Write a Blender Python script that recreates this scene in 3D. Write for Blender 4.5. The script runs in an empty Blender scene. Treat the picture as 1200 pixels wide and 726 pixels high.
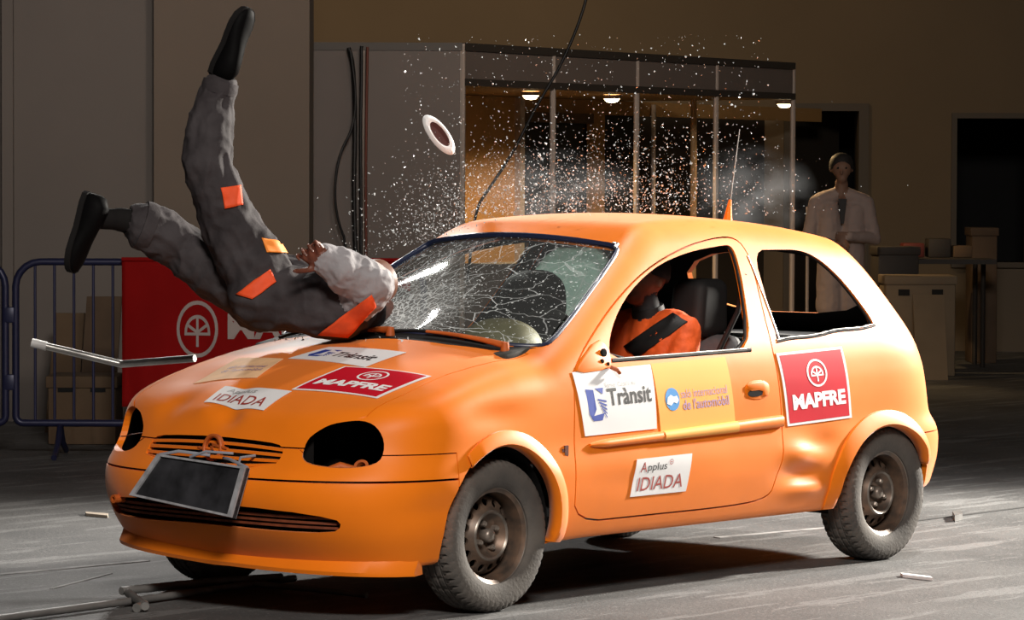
import bpy, bmesh, math, random
import numpy as np
from mathutils import Vector, Matrix, noise as mnoise
from mathutils.bvhtree import BVHTree
random.seed(7)
rng = np.random.default_rng(7)
S = bpy.context.scene
COL = S.collection
PI = math.pi

# ------------------------------------------------------------------ camera
YAW, PITCH, ROLL = 0.852639, -0.036913, 0.003287
CAM = Vector((-9.76334, -9.36204, 1.58256))
DIR = Vector((math.cos(PITCH)*math.sin(YAW), math.cos(PITCH)*math.cos(YAW), math.sin(PITCH)))
R0 = Vector((math.cos(YAW), -math.sin(YAW), 0.0))
U0 = R0.cross(DIR)
RT = R0*math.cos(ROLL) + U0*math.sin(ROLL)
UP = -R0*math.sin(ROLL) + U0*math.cos(ROLL)
cam = bpy.data.cameras.new('camera')
cam.lens = 126.03; cam.sensor_width = 36.0; cam.sensor_fit = 'HORIZONTAL'
cam.clip_end = 200
camo = bpy.data.objects.new('camera', cam)
M = Matrix((RT, UP, -DIR)).transposed().to_4x4(); M.translation = CAM
camo.matrix_world = M
COL.objects.link(camo); S.camera = camo

# hall frame: X to the right along the far barrier, D away from the photographer's spot, Z up
HD = Vector((math.sin(YAW), math.cos(YAW), 0.0)); HR = R0.copy()
HO = Vector((CAM.x, CAM.y, 0.0))
def H(X, D, Z=0.0):
    return HO + HR*X + HD*D + Vector((0, 0, Z))

# ------------------------------------------------------------------ world, lights, exposure
S.view_settings.view_transform = 'Standard'
S.view_settings.look = 'None'
S.view_settings.exposure = 0.0
S.view_settings.gamma = 1.0
w = bpy.data.worlds.new('hall_dark'); S.world = w; w.use_nodes = True
w.node_tree.nodes['Background'].inputs[0].default_value = (0.30, 0.27, 0.25, 1)
w.node_tree.nodes['Background'].inputs[1].default_value = 0.02

def aim(o, target):
    d = (Vector(target) - o.location).normalized()
    o.rotation_euler = d.to_track_quat('-Z', 'Y').to_euler()
def spot(name, loc, target, power, angle, color=(1, 1, 1), radius=0.3, blend=0.5):
    l = bpy.data.lights.new(name, 'SPOT'); l.energy = power; l.spot_size = math.radians(angle)
    l.spot_blend = blend; l.color = color; l.shadow_soft_size = radius
    o = bpy.data.objects.new(name, l); o.location = loc; COL.objects.link(o); aim(o, target); return o
def area(name, loc, target, power, sx, sy, color=(1, 1, 1)):
    l = bpy.data.lights.new(name, 'AREA'); l.energy = power; l.shape = 'RECTANGLE'; l.size = sx; l.size_y = sy; l.color = color
    o = bpy.data.objects.new(name, l); o.location = loc; COL.objects.link(o); aim(o, target); return o
# stage flood lamps of the test hall, then added fill lights
spot('flood_lamp_right', (11.2, -2.6, 4.4), (2.0, -0.3, 0.5), 18500, 42, (1.0, 0.94, 0.84), 0.35, 0.6)
area('flood_lamp_front', (-6.5, -7.5, 6.5), (0.2, 0, 0.7), 1020, 2.5, 1.5, (1.0, 0.93, 0.85))
spot('flood_lamp_far', (4.6, 6.2, 5.2), (1.0, 0.2, 1.0), 760, 55, (1.0, 0.97, 0.92), 0.30, 0.7)
spot('flood_lamp_overhead', (4.2, -1.2, 8.0), (3.2, -0.4, 0.0), 1900, 62, (1.0, 0.95, 0.9), 0.25, 0.8)
spot('flood_lamp_wall', H(1.0, 15.5, 6.0), H(-2.6, 23, 4.0), 480, 58, (1.0, 0.86, 0.72), 0.5, 1.0)
spot('wall_fill', H(-1.2, 27.5, 6.2), H(-.6, 33, 3.2), 430, 95, (1.0, 0.74, 0.45), 0.4, 1.0)  # added unseen spot, brightens the upper left of the back wall
spot('wall_fill', H(3.6, 26.5, 6.5), H(3.6, 33, 2.2), 40, 100, (1.0, 0.80, 0.55), 0.4, 1.0)  # added unseen spot, lifts the right of the back wall

spot('stall_fill', H(3.2, 19.5, 6.0), H(0.8, 26.5, 2.4), 480, 40, (1.0, 0.80, 0.62), 0.4, 1.0)  # added unseen spot, brightens the stall's header panels

# ------------------------------------------------------------------ helpers
def tag(o, label=None, cat=None, group=None, kind=None):
    if label: o['label'] = label
    if cat: o['category'] = cat
    if group: o['group'] = group
    if kind: o['kind'] = kind
    return o
def empty(name, loc=(0, 0, 0), rz=0.0):
    o = bpy.data.objects.new(name, None); COL.objects.link(o)
    o.location = loc; o.rotation_euler = (0, 0, rz); o.empty_display_size = 0.1
    return o
def link(name, me, mat=None, parent=None, smooth=None):
    if mat is not None:
        me.materials.clear()
        for m in (mat if isinstance(mat, (list, tuple)) else [mat]): me.materials.append(m)
    if smooth is not None:
        me.shade_smooth()
        if smooth < 180: me.set_sharp_from_angle(angle=math.radians(smooth))
    o = bpy.data.objects.new(name, me); COL.objects.link(o)
    if parent is not None:
        o.parent = parent
        o.matrix_parent_inverse = world_of(parent).inverted()
    return o
def world_of(o):
    m = Matrix.LocRotScale(o.location, o.rotation_euler, o.scale)
    if o.parent is not None: m = world_of(o.parent) @ o.matrix_parent_inverse @ m
    return m
def pyd(name, v, f, mat=None, parent=None, smooth=None):
    me = bpy.data.meshes.new(name)
    me.from_pydata([tuple(map(float, p)) for p in v], [], [tuple(int(i) for i in q) for q in f]); me.update()
    return link(name, me, mat, parent, smooth)

class MB:
    """collects shapes, builds ONE mesh object"""
    def __init__(s): s.v = []; s.f = []
    def add(s, v, f):
        n = len(s.v); s.v += [Vector(p) for p in v]; s.f += [tuple(i+n for i in q) for q in f]; return s
    def hexa(s, p):   # 8 corners, bottom ring then top ring
        return s.add(p, [(3, 2, 1, 0), (4, 5, 6, 7), (0, 1, 5, 4), (1, 2, 6, 5), (2, 3, 7, 6), (3, 0, 4, 7)])
    def box(s, c, h, ax=None):
        c = Vector(c); ax = ax or (Vector((1, 0, 0)), Vector((0, 1, 0)), Vector((0, 0, 1)))
        q = [c + ax[0]*(i*h[0]) + ax[1]*(j*h[1]) + ax[2]*(k*h[2]) for k in (-1, 1) for i, j in ((-1, -1), (1, -1), (1, 1), (-1, 1))]
        return s.hexa(q)
    def hbox(s, x0, x1, d0, d1, z0, z1):   # box in the hall frame
        return s.hexa([H(x0, d0, z0), H(x1, d0, z0), H(x1, d1, z0), H(x0, d1, z0), H(x0, d0, z1), H(x1, d0, z1), H(x1, d1, z1), H(x0, d1, z1)])
    def tube(s, path, r, n=8, cap=True, closed=False):
        path = [Vector(p) for p in path]; m = len(path)
        rr = r if isinstance(r, (list, tuple)) else [r]*m
        t0 = None; rings = []; nrm = None
        for i, p in enumerate(path):
            a = path[(i-1) % m] if (closed or i > 0) else p
            b = path[(i+1) % m] if (closed or i < m-1) else p
            t = (b-a).normalized()
            if nrm is None:
                nrm = t.orthogonal().normalized()
            else:
                nrm = (nrm - t*nrm.dot(t)).normalized()
            bn = t.cross(nrm)
            rings.append([p + (nrm*math.cos(2*PI*k/n) + bn*math.sin(2*PI*k/n))*rr[i] for k in range(n)])
        v = [q for R_ in rings for q in R_]; f = []
        for i in range(m if closed else m-1):
            for k in range(n):
                j = (i+1) % m
                f.append((i*n+k, i*n+(k+1) % n, j*n+(k+1) % n, j*n+k))
        if cap and not closed:
            f.append(tuple(range(n-1, -1, -1))); f.append(tuple((m-1)*n+k for k in range(n)))
        return s.add(v, f)
    def lathe(s, prof, c, axis, n=48, closed=False, xd=None):
        """prof: list of (radius, offset along axis)"""
        c = Vector(c); a = Vector(axis).normalized(); x = xd or a.orthogonal().normalized(); y = a.cross(x)
        m = len(prof); v = []; f = []
        for (r, o) in prof:
            for k in range(n):
                t = 2*PI*k/n; v.append(c + a*o + (x*math.cos(t) + y*math.sin(t))*r)
        for i in range(m if closed else m-1):
            j = (i+1) % m
            for k in range(n): f.append((i*n+k, i*n+(k+1) % n, j*n+(k+1) % n, j*n+k))
        if not closed:
            if prof[0][0] > 1e-6: f.append(tuple(range(n-1, -1, -1)))
            if prof[-1][0] > 1e-6: f.append(tuple((m-1)*n+k for k in range(n)))
        return s.add(v, f)
    def prism(s, loop, off):
        """loop of 3D points, extruded by vector off"""
        loop = [Vector(p) for p in loop]; off = Vector(off); n = len(loop)
        return s.add(loop + [p+off for p in loop], [tuple(range(n-1, -1, -1)), tuple(range(n, 2*n))] + [(i, (i+1) % n, n+(i+1) % n, n+i) for i in range(n)])
    def mesh(s, name):
        me = bpy.data.meshes.new(name); me.from_pydata([tuple(p) for p in s.v], [], s.f)
        bm = bmesh.new(); bm.from_mesh(me); bmesh.ops.recalc_face_normals(bm, faces=bm.faces); bm.to_mesh(me); bm.free()
        me.update(); return me
    def build(s, name, mat=None, parent=None, smooth=None):
        return link(name, s.mesh(name), mat, parent, smooth)

def bevelled(o, wd, seg=2):
    bm = bmesh.new(); bm.from_mesh(o.data)
    es = [e for e in bm.edges if len(e.link_faces) == 2 and e.calc_face_angle(0) > 0.5]
    bmesh.ops.bevel(bm, geom=es, offset=wd, segments=seg, affect='EDGES', profile=0.5)
    bm.to_mesh(o.data); bm.free()
    o.data.shade_smooth(); o.data.set_sharp_from_angle(angle=math.radians(40))
    return o
def chaikin(p, it=2, closed=True):
    p = [np.array(q, float) for q in p]
    for _ in range(it):
        q = []; n = len(p)
        if not closed: q.append(p[0])
        for i in range(n if closed else n-1):
            a, b = p[i], p[(i+1) % n]; q += [a*.75+b*.25, a*.25+b*.75]
        if not closed: q.append(p[-1])
        p = q
    return p
def grow(p, d):
    """offset a closed 2D polygon outward by d"""
    p = [np.array(q, float) for q in p]; n = len(p)
    A = sum(p[i][0]*p[(i+1) % n][1]-p[(i+1) % n][0]*p[i][1] for i in range(n))
    sg = 1 if A > 0 else -1; out = []
    for i in range(n):
        a, b, c = p[i-1], p[i], p[(i+1) % n]
        e1 = b-a; e2 = c-b; e1 = e1/max(np.linalg.norm(e1), 1e-9); e2 = e2/max(np.linalg.norm(e2), 1e-9)
        n1 = np.array([e1[1], -e1[0]])*sg; n2 = np.array([e2[1], -e2[0]])*sg
        m = n1+n2; m = m/max(np.linalg.norm(m), 1e-9); k = 1/max(m@n1, .5)
        out.append(b+m*d*k)
    return out
DEPS = None
def boolean(o, cutters, op):
    for c in cutters:
        md = o.modifiers.new('b', 'BOOLEAN'); md.operation = op; md.object = c
        try: md.solver = 'MANIFOLD'
        except TypeError: md.solver = 'EXACT'
    apply_mods(o)
    return o
def apply_mods(o):
    dg = bpy.context.evaluated_depsgraph_get(); dg.update()
    me = bpy.data.meshes.new_from_object(o.evaluated_get(dg))
    old = o.data; o.modifiers.clear(); o.data = me; me.name = o.name
    if old.users == 0: bpy.data.meshes.remove(old)
def kill(*os):
    for o in os:
        bpy.data.objects.remove(o, do_unlink=True)

# ------------------------------------------------------------------ materials
MATS = {}
def mat(name, col, rough=0.6, metal=0.0, var=0.0, scale=8.0, col2=None, bump=0.0, bscale=60.0, emit=None, spec=None, rvar=0.0, det=4):
    m = bpy.data.materials.new(name); m.use_nodes = True; nt = m.node_tree; b = nt.nodes['Principled BSDF']
    b.inputs['Base Color'].default_value = (*col, 1); b.inputs['Roughness'].default_value = rough; b.inputs['Metallic'].default_value = metal
    if spec is not None: b.inputs['Specular IOR Level'].default_value = spec
    tc = nt.nodes.new('ShaderNodeTexCoord')
    if var > 0 or col2:
        nz = nt.nodes.new('ShaderNodeTexNoise'); nz.inputs['Scale'].default_value = scale; nz.inputs['Detail'].default_value = det
        nt.links.new(tc.outputs['Object'], nz.inputs['Vector'])
        rp = nt.nodes.new('ShaderNodeValToRGB'); rp.color_ramp.elements[0].position = .32; rp.color_ramp.elements[1].position = .68
        c2 = col2 or tuple(min(1, c*(1+var)) for c in col)
        c1 = col if col2 else tuple(c*(1-var) for c in col)
        rp.color_ramp.elements[0].color = (*c1, 1); rp.color_ramp.elements[1].color = (*c2, 1)
        nt.links.new(nz.outputs['Fac'], rp.inputs['Fac']); nt.links.new(rp.outputs['Color'], b.inputs['Base Color'])
        if rvar > 0:
            mr = nt.nodes.new('ShaderNodeMapRange'); mr.inputs['To Min'].default_value = rough-rvar; mr.inputs['To Max'].default_value = rough+rvar
            nt.links.new(nz.outputs['Fac'], mr.inputs['Value']); nt.links.new(mr.outputs['Result'], b.inputs['Roughness'])
    if bump > 0:
        n2 = nt.nodes.new('ShaderNodeTexNoise'); n2.inputs['Scale'].default_value = bscale; n2.inputs['Detail'].default_value = 3
        nt.links.new(tc.outputs['Object'], n2.inputs['Vector'])
        bp = nt.nodes.new('ShaderNodeBump'); bp.inputs['Strength'].default_value = bump; bp.inputs['Distance'].default_value = 0.01
        nt.links.new(n2.outputs['Fac'], bp.inputs['Height']); nt.links.new(bp.outputs['Normal'], b.inputs['Normal'])
    if emit: b.inputs['Emission Color'].default_value = (*emit[:3], 1); b.inputs['Emission Strength'].default_value = emit[3]
    MATS[name] = m; return m
paint = mat('orange_paint', (0.84, 0.195, 0.006), 0.44, var=0.08, scale=2.2, bump=0.05, bscale=9, rvar=0.08, spec=.20)
pb = paint.node_tree.nodes['Principled BSDF']; pb.inputs['Sheen Weight'].default_value = .16; pb.inputs['Sheen Roughness'].default_value = .45   # matt respray, paler at grazing angles
paint_rough = mat('orange_overspray', (0.46, 0.095, 0.012), 0.6, var=0.25, scale=14)
inner = mat('black_inner', (0.010, 0.009, 0.009), 0.9, spec=.1)
rubber = mat('black_rubber', (0.014, 0.013, 0.013), 0.65, spec=.25)
tyre_m = mat('dusty_tyre', (0.058, 0.052, 0.048), 0.85, col2=(0.110, 0.096, 0.084), scale=7, bump=0.2, bscale=90)
rim_m = mat('rusty_steel', (0.070, 0.055, 0.046), 0.45, metal=0.4, col2=(0.20, 0.125, 0.085), scale=16)
rim_lip = mat('worn_steel', (0.22, 0.19, 0.165), 0.35, metal=0.7, var=0.3, scale=20)
hub_m = mat('worn_hub', (0.24, 0.20, 0.17), 0.4, metal=0.5, var=0.3, scale=30)
white_s = mat('white_vinyl', (0.78, 0.77, 0.78), 0.6, spec=.10, var=0.03, scale=5)
red_s = mat('red_vinyl', (0.52, 0.006, 0.020), 0.6, spec=.10, var=0.05, scale=6)
pale_s = mat('pale_film', (0.92, 0.43, 0.11), 0.6, spec=.10, var=0.03, scale=4)
faded_s = mat('faded_film', (0.90, 0.56, 0.32), 0.6, spec=.10, var=0.12, scale=14)
black_ink = mat('black_ink', (0.012, 0.012, 0.016), 0.5)
blue_ink = mat('blue_ink', (0.020, 0.055, 0.36), 0.5)
sky_ink = mat('sky_blue_ink', (0.03, 0.25, 0.62), 0.5)
violet_ink = mat('violet_ink', (0.36, 0.22, 0.38), 0.5)
grey_ink = mat('grey_ink', (0.42, 0.42, 0.42), 0.5)
maroon_ink = mat('maroon_ink', (0.36, 0.045, 0.035), 0.5)
white_ink = mat('white_ink', (0.85, 0.85, 0.85), 0.5)
navy_m = mat('navy_seal', (0.012, 0.018, 0.05), 0.35)
silver_m = mat('bare_metal', (0.55, 0.54, 0.52), 0.3, metal=0.8, var=0.15, scale=20)
olive_m = mat('olive_trim', (0.17, 0.145, 0.075), 0.6, var=0.15, scale=12)
seat_m = mat('dark_seat', (0.022, 0.021, 0.022), 0.8, var=0.2, scale=20)
seat_g = mat('grey_seat', (0.085, 0.085, 0.090), 0.8, var=0.15, scale=20)
# ------------------------------------------------------------------ car body surface (metres; x back from the front axle, near side -y)
_T = {}
def ip(v, xs, ys, sg=.022):
    """smooth table lookup (straight segments rounded with a small gaussian)"""
    k = (tuple(xs), tuple(ys))
    if k not in _T:
        g = np.arange(xs[0]-.1, xs[-1]+.1, .004); y = np.interp(g, xs, ys)
        t = np.arange(-15, 16)*.004; w_ = np.exp(-(t/sg)**2/2); w_ /= w_.sum()
        _T[k] = (g, np.convolve(np.pad(y, 15, mode='edge'), w_, 'valid'))
    return np.interp(v, *_T[k])
def smax(a,b,k):
    h=np.clip(.5+.5*(a-b)/k,0,1); return b+(a-b)*h+k*h*(1-h)
def smin(a,b,k): return -smax(-a,-b,k)
ZB=[.12,.20,.30,.42,.50,.60,.70,.78,.86,.92,.97,1.05,1.15,1.25,1.35,1.5]
WB=[.735,.762,.793,.813,.814,.80,.797,.790,.775,.757,.735,.692,.637,.578,.515,.41]
def halfw(z): return ip(z,ZB,WB)
XA,XB_=-.15,2.35
def noseA(z): return ip(z,[.15,.19,.24,.30,.36,.42,.47,.51,.56,.60,.66,.70,.78,.9,1.5],[.63,.65,.69,.74,.775,.795,.795,.785,.735,.70,.675,.66,.65,.65,.65])+XA
def tailA(z): return ip(z,[.15,.22,.30,.40,.50,.56,.58,.70,.80,.90,1.0,1.2,1.35,1.5],[2.95,3.0,3.06,3.10,3.11,3.09,3.03,3.005,2.985,2.94,2.865,2.71,2.58,2.4])-XB_
def hoodz(x,y):
    h=ip(x,[-1,-.75,-.68,-.62,-.54,-.45,-.36,-.25,-.13,0,.1,.3,3],[.50,.62,.685,.735,.785,.825,.858,.895,.930,.962,.982,1.0,1.02])
    return h-ip(x,[-.7,-.3,.1,.4,2,3],[.10,.125,.15,.16,.3,.3])*y*y-.10*np.abs(y)**6
def cabz(x,y):
    y2=y*y
    ws=.995+(x-.12-.40*y2)*.45-.12*y2
    rf=1.44-.050*(np.clip(1.5-x,0,9)/.55)**2-.062*(np.clip(x-1.5,0,9)/.8)**2-.11*y2
    rr=1.35-(x-2.52+.22*y2)*.98
    return smin(smin(ws,rf,.03),rr,.09)
def bottom(x): return ip(x,[-.8,-.5,-.3,.3,.5,2.0,2.2,2.7,3],[.165,.17,.2,.23,.235,.235,.25,.27,.29])
DENTS=[(-.60,.30,.74,.07,.06,.020),(-.635,-.02,.705,.06,.04,.026),(-.62,.12,.73,.05,.04,-.008),(-.50,.05,.79,.05,.05,.010),(-.40,.40,.83,.12,.08,.010),
 (1.78,-.80,.48,.10,.045,-.016),(1.80,-.80,.40,.13,.04,.022),(1.92,-.80,.52,.12,.05,.014),(1.84,-.80,.335,.14,.03,-.012),
 (-.05,-.80,.72,.16,.05,.010),(-.35,-.78,.40,.16,.05,.010),(.75,-.8,.43,.3,.05,.006),(.10,.02,.99,.10,.06,.015)]
def F(p):
    x,y,z=p[:,0],p[:,1],p[:,2]
    ay=np.abs(y)
    B=halfw(z)
    fx=np.clip(XA-x,0,9)/noseA(z); rx=np.clip(x-XB_,0,9)/tailA(z)
    gf=(fx**2.7+(ay/B)**2.7)**(1/2.7); gr=(rx**3.2+(ay/B)**3.2)**(1/3.2)
    gp=np.where(x<XA,gf,np.where(x>XB_,gr,ay/B))
    pl=(gp-1)*ip(x,[-.8,-.3,0,2.2,2.7],[.68,.75,.8,.8,.7])
    zt=z-smax(hoodz(x,y),cabz(x,y),.02)
    k=ip(x,[-.8,-.5,0,.4,1,3],[.05,.07,.10,.09,.08,.10])
    f=smax(pl,zt,k)
    f=smax(f,bottom(x)+.045*np.clip(y/.65,0,1)*np.clip((-.1-x)/.3,0,1)-z,.025)
    for (cx,cy,cz,r,rz,a) in DENTS:
        f=f+a*np.exp(-((x-cx)/r)**2-((y-cy)/r)**2-((z-cz)/rz)**2)
    return f
def grid(nth=300,nx=170,nc=60,x0=-.22,x1=2.3,zc=.62):
    th=np.linspace(0,2*np.pi,nth,endpoint=False)
    rows=[]
    for i in range(1,nc): 
        ph=np.pi/2*i/nc; rows.append((x0,-np.cos(ph),np.sin(ph)))
    for x in np.linspace(x0,x1,nx): rows.append((x,0,1))
    for i in range(nc-1,0,-1):
        ph=np.pi/2*i/nc; rows.append((x1,np.cos(ph),np.sin(ph)))
    R=np.array(rows)
    D=np.empty((len(R),nth,3));D[:,:,0]=R[:,1:2];D[:,:,1]=R[:,2:3]*np.sin(th);D[:,:,2]=R[:,2:3]*np.cos(th)
    O=np.zeros_like(D);O[:,:,0]=R[:,0:1];O[:,:,2]=zc
    O=O.reshape(-1,3);D=D.reshape(-1,3)
    O=np.vstack([O,[[x0,0,zc],[x1,0,zc]]]);D=np.vstack([D,[[-1,0,0],[1,0,0]]])
    lo=np.zeros(len(O));hi=np.full(len(O),1.6)
    for _ in range(26):
        m=(lo+hi)/2; ins=F(O+D*m[:,None])<0
        lo=np.where(ins,m,lo);hi=np.where(ins,hi,m)
    V=O+D*lo[:,None]
    return V,len(R),nth
def grad(p,e=2e-3):
    g=np.stack([F(p+np.eye(3)[i]*e)-F(p-np.eye(3)[i]*e) for i in range(3)],1)
    return g/np.maximum(np.linalg.norm(g,axis=1,keepdims=True),1e-9)

def bis(O_, D_, t0, t1, n=24):
    """distance along D_ from outside (t0) to the body surface"""
    lo = np.full(len(O_), float(t0)); hi = np.full(len(O_), float(t1))
    for _ in range(n):
        m = (lo+hi)/2; ins = F(O_+D_*m[:, None]) < 0
        hi = np.where(ins, m, hi); lo = np.where(ins, lo, m)
    return hi
def on_side(xz, s=-1):
    """points on the flank from (x, z); s=-1 near side, +1 far side"""
    xz = np.asarray(xz, float); O_ = np.stack([xz[:, 0], np.full(len(xz), s*1.2), xz[:, 1]], 1)
    D_ = np.tile([0., -s, 0.], (len(xz), 1)); t = bis(O_, D_, 0, 1.15); return O_+D_*t[:, None]
def on_top(xy):
    xy = np.asarray(xy, float); O_ = np.stack([xy[:, 0], xy[:, 1], np.full(len(xy), 1.8)], 1)
    D_ = np.tile([0., 0., -1.], (len(xy), 1)); t = bis(O_, D_, 0, 1.2); return O_+D_*t[:, None]
def on_nose(yz):
    yz = np.asarray(yz, float); O_ = np.stack([np.full(len(yz), -1.2), yz[:, 0], yz[:, 1]], 1)
    D_ = np.tile([1., 0., 0.], (len(yz), 1)); t = bis(O_, D_, 0, 1.1); return O_+D_*t[:, None]
def fix_normals(o):
    """true surface normals on the outer skin, flat elsewhere; slot 1 for the inside of the skin"""
    me = o.data; n = len(me.vertices)
    co = np.empty(n*3); me.vertices.foreach_get('co', co); co = co.reshape(-1, 3)
    g = grad(co); fv = F(co)
    nl = len(me.loops); vi = np.empty(nl, int); me.loops.foreach_get('vertex_index', vi)
    nf = len(me.polygons); fn = np.empty(nf*3); me.polygons.foreach_get('normal', fn); fn = fn.reshape(-1, 3)
    lt = np.empty(nf, int); me.polygons.foreach_get('loop_total', lt)
    lf = np.repeat(np.arange(nf), lt)
    ln = fn[lf].copy(); ok = (np.sum(g[vi]*ln, 1) > .75) & (np.abs(fv[vi]) < .006)
    ln[ok] = g[vi][ok]
    fc = np.zeros((nf, 3)); np.add.at(fc, lf, co[vi]); fc /= lt[:, None]
    ff = np.full(nf, -1e9); np.maximum.at(ff, lf, fv[vi])
    me.polygons.foreach_set('material_index', (ff < -.012).astype(np.int32))
    me.polygons.foreach_set('use_smooth', np.ones(nf, bool))
    me.normals_split_custom_set([tuple(q) for q in ln]); me.update()

# skin of the car: outer surface and an inner surface 24 mm inside it, one closed shell
V, NR, NT = grid(300, 180, 64)
def gridfaces(nr, nt, base, flip):
    f = []
    for i in range(nr-1):
        for k in range(nt):
            q = (base+i*nt+k, base+i*nt+(k+1) % nt, base+(i+1)*nt+(k+1) % nt, base+(i+1)*nt+k)
            f.append(q[::-1] if flip else q)
    a, b = base+nr*nt, base+nr*nt+1
    for k in range(nt):
        q = (a, base+(k+1) % nt, base+k); f.append(q[::-1] if flip else q)
        e = base+(nr-1)*nt; q = (b, e+k, e+(k+1) % nt); f.append(q[::-1] if flip else q)
    return f
Vi = V-grad(V)*.024
fo = gridfaces(NR, NT, 0, False)
_c = V[list(fo[5000])]; _n = np.cross(_c[1]-_c[0], _c[2]-_c[0])
flip_out = bool(np.dot(_n, grad(_c[:1])[0]) < 0)
shell = pyd('shell', np.vstack([V, Vi]), gridfaces(NR, NT, 0, flip_out)+gridfaces(NR, NT, len(V), not flip_out))
def shell_copy(name):
    o = bpy.data.objects.new(name, shell.data.copy()); COL.objects.link(o); return o
def cut_y(loop, y0, y1):
    m = MB(); m.prism([(x, y0, z) for x, z in loop], (0, y1-y0, 0)); return m.build('cutter')
def cut_z(loop, z0, z1):
    m = MB(); m.prism([(x, y, z0) for x, y in loop], (0, 0, z1-z0)); return m.build('cutter')
def cut_x(loop, x0, x1):
    m = MB(); m.prism([(x0, y, z) for y, z in loop], (x1-x0, 0, 0)); return m.build('cutter')

# ------------------------------------------------------------------ outlines of the panels and openings
def ell(cx, cz, a, b, n=40, p=2.0):
    return [(cx+a*abs(math.cos(t))**(2/p)*(1 if math.cos(t) > 0 else -1), cz+b*abs(math.sin(t))**(2/p)*(1 if math.sin(t) > 0 else -1)) for t in [2*PI*i/n for i in range(n)]]
ARCH_F = (-.010, .285, .305, .332); ARCH_R = (2.385, .265, .345, .305)
DOOR = chaikin([(.395, .305), (.385, .47), (.394, .66), (.409, .847), (.45, .895), (.55, .968), (.789, 1.105), (1.048, 1.22), (1.35, 1.305), (1.60, 1.342), (1.73, 1.342), (1.757, 1.269), (1.709, 1.134), (1.648, .934), (1.656, .782), (1.668, .595), (1.655, .47), (1.622, .393), (1.59, .320), (1.371, .302), (.786, .304)], 2)
DWIN = chaikin([(.640, .888), (.662, .975), (.848, 1.12), (1.112, 1.235), (1.369, 1.291), (1.60, 1.313), (1.672, 1.316), (1.676, 1.27), (1.62, 1.13), (1.509, .905), (1.3, .899)], 2)
QWIN = chaikin([(1.795, 1.293), (1.97, 1.293), (2.11, 1.290), (2.20, 1.262), (2.288, 1.191), (2.357, 1.085), (2.405, .979), (2.36, .972), (1.991, .947), (1.70, .928), (1.705, .96), (1.741, 1.099)], 2)
def wsb(y): return .125+.43*y*y          # foot of the windscreen in plan
half_ws = [(.128, -.05), (.142, -.151), (.189, -.40), (.262, -.58), (.330, -.672), (.385, -.690), (.55, -.652), (.683, -.613), (.880, -.555), (.985, -.518), (1.008, -.490), (.976, -.375), (.945, -.2), (.935, -.05)]
WS = half_ws + [(x, -y) for x, y in half_ws[::-1]]
half_hood = [(-.90, -.02), (-.90, -.395), (-.67, -.415), (-.60, -.52), (-.521, -.603), (-.368, -.626), (-.14, -.632), (.057, -.655), (.270, -.668), (.262, -.645), (.195, -.56), (.123, -.40), (.078, -.16), (.066, -.02)]
HOOD = half_hood + [(x, -y) for x, y in half_hood[::-1]]
half_cowl = [(.070, -.02), (.082, -.16), (.127, -.40), (.199, -.56), (.266, -.645), (.30, -.655), (.320, -.668), (.255, -.58), (.184, -.40), (.138, -.151), (.124, -.02)]
COWL = half_cowl + [(x, -y) for x, y in half_cowl[::-1]]
HLAMP = [(-.654, -.415, .601), (-.640, -.420, .640), (-.626, -.430, .661), (-.600, -.46, .688), (-.582, -.493, .705), (-.553, -.545, .716), (-.529, -.590, .719), (-.512, -.625, .707), (-.504, -.651, .683), (-.500, -.668, .648), (-.508, -.674, .607), (-.525, -.668, .575), (-.565, -.645, .560), (-.610, -.585, .553), (-.650, -.517, .556), (-.668, -.455, .565), (-.668, -.428, .580)]
GRILLE = [(-.335, .553), (-.347, .585), (-.335, .622), (-.26, .634), (0, .642), (.26, .634), (.335, .622), (.347, .585), (.335, .553), (0, .522)]
LGRILLE = chaikin([(-.60, .350), (-.585, .378), (-.40, .402), (0, .412), (.40, .402), (.585, .378), (.60, .350), (.56, .322), (.3, .322), (0, .330), (-.3, .322), (-.56, .322)], 1)
HLAMP = [tuple(q) for q in chaikin(HLAMP, 1)]
Z1, Z2 = .505, .600
FPAN = [(-.95, Z1), (.95, Z1), (.95, Z2), (.43, Z2), (.40, .618), (-.40, .618), (-.43, Z2), (-.95, Z2)]

# ------------------------------------------------------------------ the car
car = empty('car', (1.2, 0, 0))
tag(car, 'orange three-door hatchback with sponsor stickers and crashed windscreen on the hall floor', 'car')
def hl_cutter(s):
    m = MB(); d = Vector((.753, -s*.658, 0))
    m.prism([Vector((x, y if s < 0 else -y, z))-d*.25 for x, y, z in HLAMP], d*.45); return m.build('cutter')
hl_n, hl_f = hl_cutter(-1), hl_cutter(1)
af = [cut_y(ell(*ARCH_F), s*.48, s*1.1) for s in (-1, 1)]
ar = [cut_y(ell(*ARCH_R, 40, 2.3), s*.48, s*1.1) for s in (-1, 1)]
dw = [cut_y(DWIN, s*.25, s*1.1) for s in (-1, 1)]
qw = [cut_y(QWIN, s*.25, s*1.1) for s in (-1, 1)]
doors = [cut_y(DOOR, s*.30, s*1.1) for s in (-1, 1)]
doorg = [cut_y(grow(DOOR, .0065), s*.30, s*1.1) for s in (-1, 1)]
wsc = cut_z(WS, .90, 1.7)
hoodc = cut_z(HOOD, .619, 1.25); hoodg = cut_z(grow(HOOD, .005), .614, 1.25)
cowlc = cut_z(COWL, .70, 1.25); cowlg = cut_z(grow(COWL, .003), .70, 1.25)
fpanc = cut_x(grow(FPAN, -.0045), -1.0, -.262); fpang = cut_x(FPAN, -1.0, -.258)
bumpc = cut_x([(-.95, .05), (.95, .05), (.95, Z1-.004), (-.95, Z1-.004)], -1.0, -.262)
bumpg = cut_x([(-.95, .04), (.95, .04), (.95, Z1+.001), (-.95, Z1+.001)], -1.0, -.258)
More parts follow.
